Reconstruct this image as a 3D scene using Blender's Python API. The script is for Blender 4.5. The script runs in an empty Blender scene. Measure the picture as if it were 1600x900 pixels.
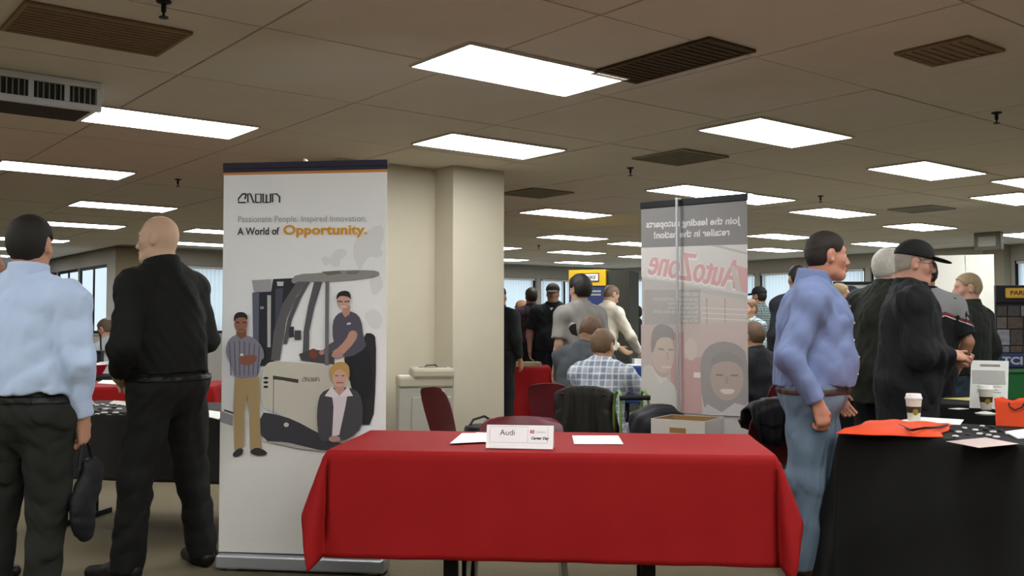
import bpy, bmesh, math, random
import numpy as np
from mathutils import Vector, Matrix
random.seed(7); np.random.seed(7)
R = math.radians

# ------------------------------------------------------------------ camera, world, exposure
F = 1521.0; PITCH = R(2.09); CZ = 1.27; CEIL = 2.79; GY = R(38.5)
sc = bpy.context.scene
cam_d = bpy.data.cameras.new('camera'); cam = bpy.data.objects.new('camera', cam_d)
sc.collection.objects.link(cam); sc.camera = cam
cam_d.sensor_width = 36; cam_d.lens = F / 1600 * 36; cam_d.clip_end = 200
cam.location = (0, 0, CZ); cam.rotation_euler = (R(90) + PITCH, 0, 0)
w = bpy.data.worlds.new('world'); sc.world = w; w.use_nodes = True
bgn = w.node_tree.nodes['Background']
bgn.inputs[0].default_value = (0.79, 0.90, 0.98, 1); bgn.inputs[1].default_value = 0.8
sc.view_settings.view_transform = 'Standard'; sc.view_settings.look = 'None'
sc.view_settings.gamma = 1.0; sc.view_settings.exposure = 0.62
LAMP = 12.6
sc.cycles.diffuse_bounces = 6

# ------------------------------------------------------------------ helpers
C = sc.collection
def srgb(c):
    if isinstance(c, str):
        c = tuple(int(c[i:i+2], 16) for i in (0, 2, 4))
    return tuple(((v/255/12.92) if v/255 <= .04045 else ((v/255+.055)/1.055)**2.4) for v in c) + (1.0,)
MATS = {}
def mat(name, col, rough=.7, metal=0, noise=0, scale=20, bump=0, spec=.3, emit=0, sheen=0, trans=0, alpha=1, coord='Object', col2=None):
    if name in MATS: return MATS[name]
    m = bpy.data.materials.new(name); m.use_nodes = True; MATS[name] = m
    nt = m.node_tree; b = nt.nodes['Principled BSDF']
    c = srgb(col)
    b.inputs['Base Color'].default_value = c; b.inputs['Roughness'].default_value = rough
    b.inputs['Metallic'].default_value = metal; b.inputs['Specular IOR Level'].default_value = spec
    if emit: b.inputs['Emission Color'].default_value = c; b.inputs['Emission Strength'].default_value = emit
    if sheen: b.inputs['Sheen Weight'].default_value = sheen
    if trans: b.inputs['Transmission Weight'].default_value = trans
    if alpha < 1: b.inputs['Alpha'].default_value = alpha
    if noise or bump:
        tc = nt.nodes.new('ShaderNodeTexCoord'); n = nt.nodes.new('ShaderNodeTexNoise')
        n.inputs['Scale'].default_value = scale; n.inputs['Detail'].default_value = 4
        nt.links.new(tc.outputs[coord], n.inputs['Vector'])
        if noise:
            mx = nt.nodes.new('ShaderNodeMix'); mx.data_type = 'RGBA'
            mx.inputs[6].default_value = tuple(v*(1-noise) for v in c[:3])+(1,)
            mx.inputs[7].default_value = srgb(col2) if col2 else tuple(min(1, v*(1+noise)) for v in c[:3])+(1,)
            nt.links.new(n.outputs['Fac'], mx.inputs[0]); nt.links.new(mx.outputs[2], b.inputs['Base Color'])
        if bump:
            bp = nt.nodes.new('ShaderNodeBump'); bp.inputs['Strength'].default_value = bump; bp.inputs['Distance'].default_value = .01
            nt.links.new(n.outputs['Fac'], bp.inputs['Height']); nt.links.new(bp.outputs[0], b.inputs['Normal'])
    return m
def plaid(name, base, c1, c2, s=28):
    if name in MATS: return MATS[name]
    m = mat(name, base, .85); nt = m.node_tree; b = nt.nodes['Principled BSDF']
    tc = nt.nodes.new('ShaderNodeTexCoord'); prev = None
    cur = srgb(base); last = None
    for ax, cc, sc_, lo in (('X', c1, s, .58), ('Z', c1, s, .58), ('X', c2, s*2.1, .8), ('Z', c2, s*2.1, .8)):
        wv = nt.nodes.new('ShaderNodeTexWave'); wv.bands_direction = ax; wv.inputs['Scale'].default_value = sc_/6.28
        wv.inputs['Distortion'].default_value = .8; nt.links.new(tc.outputs['Object'], wv.inputs['Vector'])
        rp = nt.nodes.new('ShaderNodeValToRGB'); rp.color_ramp.elements[0].position = lo; rp.color_ramp.elements[1].position = lo+.12
        rp.color_ramp.elements[1].color = (.6, .6, .6, 1)
        nt.links.new(wv.outputs['Fac'], rp.inputs[0])
        mx = nt.nodes.new('ShaderNodeMix'); mx.data_type = 'RGBA'; mx.inputs[7].default_value = srgb(cc)
        if last is None: mx.inputs[6].default_value = cur
        else: nt.links.new(last.outputs[2], mx.inputs[6])
        nt.links.new(rp.outputs[0], mx.inputs[0]); last = mx
    nt.links.new(last.outputs[2], b.inputs['Base Color'])
    return m
def ray(px, py):
    x = (px-800)/F; y = -(py-450)/F; c, s = math.cos(PITCH), math.sin(PITCH)
    return Vector((x, c-s*y, s+c*y))
def on_z(px, py, z):
    d = ray(px, py); t = (z-CZ)/d.z; return Vector((0, 0, CZ))+d*t
def on_y(px, py, Y):
    d = ray(px, py); return Vector((0, 0, CZ))+d*(Y/d.y)
CA, SA = math.cos(GY), math.sin(GY)
def g2w(a, b, z=0): return Vector((a*CA-b*SA, a*SA+b*CA, z))
def w2g(p): return (p.x*CA+p.y*SA, -p.x*SA+p.y*CA)

def link(name, me, m=None, parent=None, loc=(0, 0, 0), rot=(0, 0, 0), smooth=False):
    o = bpy.data.objects.new(name, me); C.objects.link(o)
    if m is not None and not me.materials: me.materials.append(m)
    o.parent = parent; o.location = loc; o.rotation_euler = rot
    if smooth: me.polygons.foreach_set('use_smooth', [True]*len(me.polygons))
    return o
def tag(o, label=None, cat=None, group=None, kind=None):
    if label: o['label'] = label
    if cat: o['category'] = cat
    if group: o['group'] = group
    if kind: o['kind'] = kind
    return o
def thing(name, label, cat, loc=(0, 0, 0), rz=0, group=None):
    o = bpy.data.objects.new(name, None); C.objects.link(o); o.empty_display_size = .1
    o.location = loc; o.rotation_euler = (0, 0, rz); return tag(o, label, cat, group)
class MB:
    """collects simple solids into one mesh"""
    def __init__(s): s.v = []; s.f = []; s.mi = []
    def add(s, v, f, mi=0):
        n = len(s.v); s.v += [tuple(p) for p in v]; s.f += [[i+n for i in q] for q in f]; s.mi += [mi]*len(f); return s
    def box(s, x0, x1, y0, y1, z0, z1, M=None, bev=0, mi=0):
        if bev:
            b = bev; bm = bmesh.new(); bmesh.ops.create_cube(bm, size=1)
            bmesh.ops.scale(bm, vec=(x1-x0, y1-y0, z1-z0), verts=bm.verts)
            bmesh.ops.translate(bm, vec=((x0+x1)/2, (y0+y1)/2, (z0+z1)/2), verts=bm.verts)
            bmesh.ops.bevel(bm, geom=bm.edges[:], offset=b, segments=2, affect='EDGES', profile=.5)
            bm.verts.index_update()
            v = [x.co.copy() for x in bm.verts]; f = [[q.index for q in p.verts] for p in bm.faces]; bm.free()
        else:
            v = [Vector(p) for p in ((x0,y0,z0),(x1,y0,z0),(x1,y1,z0),(x0,y1,z0),(x0,y0,z1),(x1,y0,z1),(x1,y1,z1),(x0,y1,z1))]
            f = [[0,3,2,1],[4,5,6,7],[0,1,5,4],[1,2,6,5],[2,3,7,6],[3,0,4,7]]
        if M is not None: v = [M @ x for x in v]
        return s.add(v, f, mi)
    def tube(s, pts, r, n=10, cap=True, mi=0):
        pts = [Vector(p) for p in pts]; rs = r if isinstance(r, (list, tuple)) else [r]*len(pts)
        v = []; f = []; prev = None
        for i, p in enumerate(pts):
            t = (pts[min(i+1, len(pts)-1)]-pts[max(i-1, 0)]).normalized()
            if prev is None: u = t.orthogonal().normalized()
            else: u = (prev-t*prev.dot(t)).normalized()
            prev = u; w_ = t.cross(u)
            for k in range(n):
                a = 2*math.pi*k/n; v.append(p+(u*math.cos(a)+w_*math.sin(a))*rs[i])
        for i in range(len(pts)-1):
            for k in range(n):
                k2 = (k+1) % n; f.append([i*n+k, i*n+k2, (i+1)*n+k2, (i+1)*n+k])
        if cap: f.append(list(range(n))[::-1]); f.append([(len(pts)-1)*n+k for k in range(n)])
        return s.add(v, f, mi)
    def lathe(s, prof, n=24, c=(0, 0, 0), mi=0):
        v = []; f = []
        for r, z in prof:
            for k in range(n):
                a = 2*math.pi*k/n; v.append((c[0]+r*math.cos(a), c[1]+r*math.sin(a), c[2]+z))
        for i in range(len(prof)-1):
            for k in range(n):
                k2 = (k+1) % n; f.append([i*n+k, i*n+k2, (i+1)*n+k2, (i+1)*n+k])
        f.append(list(range(n))[::-1]); f.append([(len(prof)-1)*n+k for k in range(n)])
        return s.add(v, f, mi)
    def mesh(s, name):
        me = bpy.data.meshes.new(name); me.from_pydata(s.v, [], s.f); me.update(); return me
    def build(s, name, m, parent=None, loc=(0, 0, 0), rz=0, smooth=False):
        me = s.mesh(name)
        ms = m if isinstance(m, (list, tuple)) else [m]
        for x in ms: me.materials.append(x)
        if len(ms) > 1: me.polygons.foreach_set('material_index', s.mi)
        o = link(name, me, None, parent, loc, (0, 0, rz), smooth)
        if smooth:
            try: me.set_sharp_from_angle(angle=R(40))
            except Exception: pass
        return o
def boxo(name, m, parent, x0, x1, y0, y1, z0, z1, bev=.004, **k):
    return MB().box(x0, x1, y0, y1, z0, z1, bev=bev).build(name, m, parent, **k)
def copy_tree(o, parent=None):
    c = o.copy(); C.objects.link(c); c.parent = parent
    for ch in list(o.children): copy_tree(ch, c)
    return c
def text(name, body, size, m, parent, M, bold=0, sx=1, align='LEFT', shear=0):
    cu = bpy.data.curves.new('t', 'FONT'); cu.body = body; cu.size = size; cu.offset = bold; cu.align_x = align; cu.shear = shear
    cu.resolution_u = 3
    o = bpy.data.objects.new('t', cu); C.objects.link(o)
    me = bpy.data.meshes.new_from_object(o.evaluated_get(bpy.context.evaluated_depsgraph_get()))
    bpy.data.objects.remove(o); bpy.data.curves.remove(cu)
    me.transform(M @ Matrix.Diagonal((sx, 1, 1, 1))); me.materials.clear()
    return link(name, me, m, parent)

# ------------------------------------------------------------------ room shell (grid turned 38.5 degrees to the camera)
A1, B1, AN = 19.2, 20.0, 5.85         # right wall, far wall, notch corner
A0, B0, B2 = -9.0, -9.0, 34.0
SILL, HEAD = 1.06, 2.48
m_wall = mat('wall_paint', 'bdb59f', .85, noise=.04, scale=6, bump=.05)
m_head = mat('header_paint', 'aaa69c', .85, noise=.04, scale=6)
m_carpet = mat('carpet', '6a614c', .95, noise=.22, scale=140, bump=.5)
m_slab = mat('ceiling_joint', '8f897c', .9, noise=.05)
m_tile = mat('ceiling_tile', 'd8d1c3', .95, noise=.05, scale=3, bump=.15)
m_frame = mat('dark_aluminium', '23262b', .5, .3, noise=.05)
m_white = mat('white_plastic', 'dcdcd6', .5, noise=.03)
m_black = mat('black_plastic', '101011', .5, noise=.1)
fl = MB().box(A0-.3, AN+.06, B0-.3, B2+.3, -.1, 0).box(AN+.06, A1+.3, B0-.3, B1+.3, -.1, 0).build('floor', m_carpet, rz=GY); tag(fl, 'olive brown carpet floor of the hall', kind='structure')
ce = MB().box(A0-.3, AN+.06, B0-.3, B2+.3, CEIL+.016, CEIL+.12).box(AN+.06, A1+.3, B0-.3, B1+.3, CEIL+.016, CEIL+.12).build('ceiling', m_slab, rz=GY); tag(ce, 'suspended ceiling of taupe acoustic tiles', kind='structure')
# tiles: nearest ones in view as parts, the rest joined
TA, TB = 1.22, 1.22
tiles = []
for i in range(int((A1-A0)/TA)+1):
    for j in range(int((B2-B0)/TB)+1):
        a, b = A0+.1+i*TA, B0+.25+j*TB
        if a+TA > A1 or (a+TA > AN and b+TB > B1) or b+TB > B2: continue
        p = g2w(a+TA/2, b+TB/2, CEIL)
        inview = p.y > 1.5 and abs(p.x/p.y) < .75
        tiles.append(((p.x**2+p.y**2) if inview else 1e6+a, a, b))
tiles.sort()
tme = MB().box(0.007, TA-.007, .007, TB-.007, 0, .016, bev=0).mesh('tile'); tme.materials.append(m_tile)
rest = MB()
for k, (d, a, b) in enumerate(tiles):
    dz = random.uniform(0, .003)
    if k < 295: link('tile', tme, None, ce, (a, b, CEIL+dz))
    else: rest.box(a+.007, a+TA-.007, b+.007, b+TB-.007, CEIL+dz, CEIL+dz+.016)
tag(rest.build('far_tiles', m_tile, ce), kind='stuff')

def wall_run(name, axis, fixed, lo, hi, thick, openings, label, m=m_wall):
    """wall along grid axis 'a' or 'b' at the fixed other coordinate; openings [(lo, hi)] between SILL and HEAD"""
    mb = MB()
    def bx(l, h, z0, z1):
        if axis == 'a': mb.box(l, h, fixed, fixed+thick, z0, z1)
        else: mb.box(fixed, fixed+thick, l, h, z0, z1) if thick > 0 else mb.box(fixed+thick, fixed, l, h, z0, z1)
    if not openings: bx(lo, hi, 0, CEIL+.02)
    else:
        bx(lo, hi, 0, SILL); bx(lo, hi, HEAD, CEIL+.02)
        e = lo
        for (l, h) in openings:
            bx(e, l, SILL, HEAD); e = h
        bx(e, hi, SILL, HEAD)
    o = mb.build(name, m, rz=GY); return tag(o, label, kind='structure')
def at_far(px):      # grid a where the view ray at px meets b = B1
    t = (px-800)/F; return B1*(t*CA+SA)/(CA-t*SA)
def at_right(px):    # grid b where the view ray at px meets a = A1
    t = (px-800)/F; return A1*(CA-t*SA)/(t*CA+SA)
def at_notch(px):
    t = (px-800)/F; return AN*(CA-t*SA)/(t*CA+SA)
m_glass = bpy.data.materials.new('window_glass'); m_glass.use_nodes = True
nt = m_glass.node_tree; nt.nodes.clear()
o_ = nt.nodes.new('ShaderNodeOutputMaterial'); mx = nt.nodes.new('ShaderNodeMixShader'); tr = nt.nodes.new('ShaderNodeBsdfTransparent'); gl = nt.nodes.new('ShaderNodeBsdfGlossy')
tr.inputs[0].default_value = (.93, .96, .97, 1); gl.inputs['Roughness'].default_value = .03; mx.inputs[0].default_value = .05
nt.links.new(tr.outputs[0], mx.inputs[1]); nt.links.new(gl.outputs[0], mx.inputs[2]); nt.links.new(mx.outputs[0], o_.inputs[0])
m_blind = bpy.data.materials.new('blind_fabric'); m_blind.use_nodes = True
nt = m_blind.node_tree; nt.nodes.clear()
o_ = nt.nodes.new('ShaderNodeOutputMaterial'); mx = nt.nodes.new('ShaderNodeMixShader'); t1 = nt.nodes.new('ShaderNodeBsdfTranslucent'); t2 = nt.nodes.new('ShaderNodeBsdfTransparent')
t1.inputs[0].default_value = (.95, .97, .97, 1); t2.inputs[0].default_value = (.9, .95, 1, 1); mx.inputs[0].default_value = .22
nt.links.new(t1.outputs[0], mx.inputs[1]); nt.links.new(t2.outputs[0], mx.inputs[2]); nt.links.new(mx.outputs[0], o_.inputs[0])
wn = [0]
def window(axis, fixed, lo, hi, out, blind=True, mull=1, ds=1.0):
    wn[0] += 1
    o = bpy.data.objects.new('window_%d' % wn[0], None); C.objects.link(o); o.rotation_euler = (0, 0, GY)
    tag(o, None, None, kind='structure')
    def bx(nm, m, l, h, d0, d1, z0, z1, bev=0):
        d0, d1 = sorted((fixed+out*d0*ds, fixed+out*d1*ds))
        mb = MB()
        if axis == 'a': mb.box(l, h, d0, d1, z0, z1)
        else: mb.box(d0, d1, l, h, z0, z1)
        return mb.build(nm, m, o)
    t = .06
    f = MB()
    for (l, h, z0, z1) in ((lo, hi, HEAD-t, HEAD), (lo, hi, SILL, SILL+t), (lo, lo+t, SILL, HEAD), (hi-t, hi, SILL, HEAD)):
        d0, d1 = sorted((fixed+out*.06*ds, fixed+out*.16*ds))
        if axis == 'a': f.box(l, h, d0, d1, z0, z1)
        else: f.box(d0, d1, l, h, z0, z1)
    f.build('window_frame', m_frame, o)
    n = mull+1; wdt = (hi-lo)/n
    for i in range(1, n): bx('mullion', m_frame, lo+i*wdt-.03, lo+i*wdt+.03, .06, .14, SILL, HEAD)
    for i in range(n): bx('pane', m_glass, lo+i*wdt+.02, lo+(i+1)*wdt-.02, .10, .106, SILL+.02, HEAD-.02)
    bx('window_sill', m_head, lo-.05, hi+.05, -.06, .06, SILL-.035, SILL)
    if blind:
        b = MB(); z = SILL+.08
        for i in range(n):
            l, h = lo+i*wdt+.06, lo+(i+1)*wdt-.06
            k = l
            while k < h-.05:
                d = fixed+out*.03
                if axis == 'a': b.add([(k, d, SILL+.07), (min(k+.088, h), d+.012, SILL+.07), (min(k+.088, h), d+.012, HEAD-.05), (k, d, HEAD-.05)], [[0, 1, 2, 3]])
                else: b.add([(d, k, SILL+.07), (d+.012, min(k+.088, h), SILL+.07), (d+.012, min(k+.088, h), HEAD-.05), (d, k, HEAD-.05)], [[0, 1, 2, 3]])
                k += .09
        tag(b.build('blind', m_blind, o), kind='stuff')
        bx('blind_rail', m_white, lo+.05, hi-.05, .01, .05, HEAD-.06, HEAD-.01)
    return o
# far wall (runs along a)
fa = [at_far(300), at_far(560), at_far(842), A1-.5]
ops = [(AN+.95, fa[1]-.08), (fa[1]+.08, fa[2]-.08), (fa[2]+.08, A1-.5)]
wall_run('wall_far', 'a', B1, AN, A1+.25, .25, ops, 'far wall with a ribbon of windows', m_head)
for l, h in ops: window('a', B1, l, h, 1, True, 1)
# right wall (runs along b)
rb = [at_right(1585), at_right(1545), at_right(1356), at_right(1183)]
ops = [(-3.5, .5), (1.0, rb[0]), (rb[1], rb[2]-.06), (rb[2]+.06, rb[3]-.06), (rb[3]+.06, B1-.5)]
wall_run('wall_right', 'b', A1, B0, B1, .25, ops, 'right wall with windows under a pale header', m_head)
for k, (l, h) in enumerate(ops): window('b', A1, l, h, 1, True, 1 if h-l > 3 else 0)
# wall running back from the corner pillar on the left
nb_ = [at_notch(166), at_notch(122), at_notch(88), at_notch(30)]
ops = [(nb_[0], nb_[1]-.04), (nb_[1]+.04, nb_[2]-.04), (nb_[2]+.04, nb_[3])]
wall_run('wall_left', 'b', AN, B1+.25, B2, .06, ops, 'window wall running back on the left', m_head)
for l, h in ops: window('b', AN, l, h, 1, False, 1, .35)
# the room behind and beside the camera
wall_run('wall_end', 'a', B2, A0, AN+.25, .25, [], 'end wall of the left bay')
wall_run('wall_back', 'a', B0-.25, A0, A1+.25, .25, [], 'wall behind the camera')
wall_run('wall_side', 'b', A0-.25, B0, B2, .25, [], 'side wall out of view')
# beige core wall with a pilaster
e0 = on_z(708, 258, CEIL); ea, eb = w2g(e0)
core = MB().box(ea-1.05, ea, eb+.31, eb+.62, 0, CEIL).build('wall_core', m_wall, rz=GY); tag(core, 'beige core wall behind the forklift banner', kind='structure')
pil = MB().box(ea, ea+.62, eb, eb+.62, 0, CEIL).build('wall_pilaster', m_wall, rz=GY); tag(pil, 'beige square pillar rising to the ceiling', kind='structure')
m_base = mat('base_vinyl', '4a4338', .6, noise=.05)
tr_ = MB().box(ea-1.05, ea-.001, eb+.298, eb+.31, 0, .1).build('baseboard_core', m_base, rz=GY); tag(tr_, 'dark vinyl baseboard of the core wall', kind='structure')
# right pier
wp = MB().box(A1-.30, A1, rb[0]+.05, rb[1]-.05, 0, CEIL).build('wall_pier', mat('pier_paint', '857f6b', .85, noise=.04), rz=GY); tag(wp, 'olive grey pier between the right windows', kind='structure')
wc = MB().box(AN, AN+.85, B1-.04, B1, 0, CEIL).build('wall_corner', mat('corner_backlit_shade', '84795f', .85, noise=.04), rz=GY); tag(wc, 'corner pier between the left window bays, its backlit shade painted brown', kind='structure')  # brown colour stands in for shade on the backlit face

# ------------------------------------------------------------------ ceiling fixtures
m_lens = mat('lamp_lens', 'f7f9fb', .5, emit=LAMP)
m_troffer = mat('troffer_metal', 'c9c6bc', .5, .2, noise=.03)
def where_x(px): return px
lights = [((816,111),'large bright ceiling light panel nearest the camera, above the red table'),((766,228),'ceiling light panel between the near panel and the beige pillar'),
 ((1214,207),'ceiling light panel high on the right, above the mirrored banner side'),((1450,266),'ceiling light panel above the man in the black cap'),
 ((262,191),'ceiling light panel beside the hanging air unit'),((100,265),'ceiling light panel below the hanging air unit, cut by the left edge'),
 ((193,322),'ceiling light panel above the bald man'),((125,351),'ceiling light panel beside the head of the man in light blue'),
 ((48,374),'ceiling light panel behind the head of the man in light blue'),((-8,387),'far left ceiling light panel behind the man in light blue'),((-30,398),'farthest left ceiling light panel'),
 ((352,362),'ceiling light panel peeking out left of the forklift banner'),((318,381),'lower ceiling light panel left of the forklift banner'),
 ((885,333),'nearest of the ceiling light panels in the row right of the pillar'),((895,371),'second ceiling light panel in the row right of the pillar'),
 ((901,394),'third ceiling light panel in the row right of the pillar'),((905,410),'farthest ceiling light panel in the row right of the pillar'),
 ((765,386),'ceiling light panel half hidden by the pillar, upper one'),((785,405),'ceiling light panel half hidden by the pillar, lower one'),
 ((1095,299),'ceiling light panel right above the mirrored banner'),((1165,309),'ceiling light panel behind the top corner of the mirrored banner'),
 ((1302,332),'ceiling light panel above the head of the man in the blue shirt'),((1220,369),'ceiling light panel left of the blue-shirted man\'s head, upper one'),
 ((1210,390),'ceiling light panel left of the blue-shirted man\'s head, lower one'),((1438,354),'ceiling light panel just above the black cap'),
 ((1378,381),'ceiling light panel between the two men on the right'),((1590,310),'ceiling light panel cut by the right edge, upper one'),
 ((1608,367),'ceiling light panel cut by the right edge, lower one'),((1000,381),'ceiling light panel behind the left edge of the mirrored banner'),((1008,401),'far ceiling light panel behind the mirrored banner')]
lens_me = MB().box(-.598, .598, -.29, .29, -.012, -.004).mesh('lens'); lens_me.materials.append(m_lens)
fb = MB()
for (x0, x1, y0, y1) in ((-.61,.61,-.305,-.29),(-.61,.61,.29,.305),(-.61,-.598,-.29,.29),(.598,.61,-.29,.29)): fb.box(x0, x1, y0, y1, -.014, 0)
fb.box(-.598, .598, -.29, .29, -.004, 0)
fr_me = fb.mesh('lens_frame'); fr_me.materials.append(m_troffer)
for (px, py), lab in lights:
    p = on_z(px, py, CEIL)
    t = thing('ceiling_light', lab, 'ceiling light', (p.x, p.y, CEIL-.001), GY, 'fluorescent ceiling panels')
    link('frame', fr_me, None, t); link('diffuser', lens_me, None, t)
# panels added out of view to light the near part of the hall
k = 0
for (a, b) in ((6.0, 1.6), (8.5, 1.6), (11.0, 4.6), (3.5, 1.9), (1.2, 1.9), (-1.2, 4.4), (-1.2, 7), (11, 2), (13.4, 2), (-3.6, 7), (-1.2, 9.5), (3.6, -.6), (1.2, -.6), (-1.2, -.6), (-1.2, 1.9), (6, -1.2), (-3.6, 4.4), (-3.6, 1.9), (1.2, -3.1), (3.6, -3.1), (-1.2, -3.1)):
    p = g2w(a, b)
    t = thing('ceiling_light', 'unseen ceiling light panel added over the near part of the hall', 'ceiling light', (p.x, p.y, CEIL-.001), GY, 'unseen ceiling panels near the camera')
    link('frame', fr_me, None, t); link('diffuser', lens_me, None, t)
# dark return grilles
m_ret = mat('return_grille', '574a38', .8, noise=.2, scale=9); m_ret2 = mat('return_grille_pale', '938b7a', .8, noise=.2, scale=9); m_ret3 = mat('stained_grille', '8d7a62', .85, noise=.25, scale=5)
def grille(px, py, la, lb, m, lab):
    p = on_z(px, py, CEIL); t = thing('ceiling_vent', lab, 'vent', (p.x, p.y, CEIL-.001), GY, 'ceiling vents')
    MB().box(-la/2, la/2, -lb/2, lb/2, -.006, 0).build('backing', m, t)
    n = max(3, int(lb/.05)); sl = MB().box(-la/2+.02, la/2-.02, -.006, .006, -.014, -.005).mesh('slat'); sl.materials.append(m)
    for i in range(n): link('slat', sl, None, t, (0, -lb/2+.03+i*(lb-.06)/(n-1), 0), (R(0), 0, 0))
    f = MB()
    for q in ((-la/2, la/2, -lb/2, -lb/2+.02), (-la/2, la/2, lb/2-.02, lb/2), (-la/2, -la/2+.02, -lb/2+.02, lb/2-.02), (la/2-.02, la/2, -lb/2+.02, lb/2-.02)): f.box(*q, -.016, 0)
    f.build('frame', m, t)
grille(152, 46, .80, .55, m_ret3, 'brown ceiling return grille at the upper left')
grille(1046, 95, .40, .92, m_ret, 'dark brown ceiling grille touching the near light panel')
grille(1483, 79, .42, .42, m_ret3, 'small brown ceiling vent at the upper right')
grille(1063, 245, .62, .62, m_ret2, 'grey ceiling vent left of the upper right light panel')
grille(838, 301, .62, .62, m_ret2, 'faint grey ceiling vent beside the pillar top')
grille(1440, 326, .62, .62, mat('vent_white', 'a9aaa5', .7, noise=.05), 'pale ceiling vent above the black cap')
def sprinkler(px, py, lab):
    p = on_z(px, py, CEIL); t = thing('sprinkler', lab, 'sprinkler', (p.x, p.y, CEIL), 0, 'ceiling sprinklers')
    MB().lathe([(.035, 0), (.035, -.006), (.02, -.012)], 14).build('escutcheon', m_frame, t)
    MB().lathe([(.012, -.01), (.012, -.05), (.006, -.055), (.006, -.075)], 10).build('stem', m_frame, t)
    MB().lathe([(.022, -.075), (.022, -.08)], 12).build('deflector', m_frame, t)
for q, lab in (((256, 2), 'sprinkler head at the top left edge'), ((985, 262), 'sprinkler head left of the grey vent'), ((1282, 306), 'sprinkler head above the blue-shirted man'),
               ((1557, 176), 'sprinkler head at the upper right'), ((278, 280), 'sprinkler head left of the forklift banner'), ((842, 383), 'sprinkler head among the row of far light panels')): sprinkler(*q, lab)
# hanging air unit upper left
m_unit = mat('unit_metal', 'dfe5ec', .5, .2, noise=.04); m_dark = mat('duct_dark', '3b3a38', .9, noise=.15)
pc = on_z(158, 131, CEIL)
t = thing('air_unit', 'grey ceiling-hung air unit with dark grille openings', 'air unit', (pc.x, pc.y, 0), GY)
zu0 = CEIL-.185; zu1 = CEIL-.002
MB().box(-1.25, 0, .012, .46, zu0+.02, zu1).build('housing', m_unit, t)
MB().box(-1.2, -.05, .05, .41, zu0+.004, zu0+.02).build('intake_grille', mat('intake', '39352e', .8, noise=.2, scale=30), t)
f = MB()
for q in ((-1.25, 0, zu0, zu0+.04), (-1.25, 0, zu1-.04, zu1)): f.box(q[0], q[1], -.03, .02, q[2], q[3], bev=.006)
xs = (-1.25, -1.04, -.835, -.63, -.425, -.22, -.03)
for x in xs: f.box(x, x+.03, -.022, .02, zu0+.038, zu1-.038)
f.build('front_frame', m_unit, t)
for x in xs[:-1]:
    gr = MB().box(x+.03, x+.205, -.002, .014, zu0+.04, zu1-.04).build('grille_opening', m_dark, t)
    lv = MB()
    for i in range(5): lv.box(x+.05+i*.033, x+.057+i*.033, -.014, -.002, zu0+.04, zu1-.04)
    lv.build('louvre', mat('louvre_metal', '9a9f9d', .5, .3, noise=.05), gr)

def at(px, Y): return (px-800)/F*Y
# ------------------------------------------------------------------ tables and cloths
m_red = mat('red_cloth', '8a1415', .7, noise=.06, scale=5, bump=.03, spec=.12)
m_bcloth = mat('black_cloth', '0d0d0c', .85, noise=.15, scale=6, bump=.03)
m_gcloth = mat('charcoal_cloth', '2b2826', .85, noise=.12, scale=6, bump=.03)
m_blegs = mat('black_metal', '0e0e0f', .45, .4, noise=.05)
m_ttop = mat('table_laminate', '6b5a46', .6, noise=.1)
def frame2(p0, p1):
    """unit x along p0->p1 on the ground, mid point, length"""
    d = Vector((p1.x-p0.x, p1.y-p0.y, 0)); return (p0+p1)/2, d.length, math.atan2(d.y, d.x)
def table(label, loc, rz, L, W, h=.735, legx=.72, legs='post', cat='table', group=None):
    t = thing('folding_table', label, cat, (loc[0], loc[1], 0), rz, group)
    boxo('tabletop', m_ttop, t, -L/2, L/2, -W/2, W/2, h-.03, h)
    for sx in (-1, 1):
        x = sx*L/2*legx
        if legs == 'post':
            for sy in (-1, 1): boxo('leg', m_blegs, t, x-.03, x+.03, sy*W*.36-.02, sy*W*.36+.02, 0, h-.03, .003)
        else:
            for sy in (-1, 1): MB().tube([(x, sy*W*.22, .03), (x, sy*W*.22, h-.03)], .015, 8).build('leg', m_blegs, t, smooth=True)
            boxo('foot_bar', m_blegs, t, x-.02, x+.02, -W*.42, W*.42, 0, .035, .003)
    return t
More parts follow.
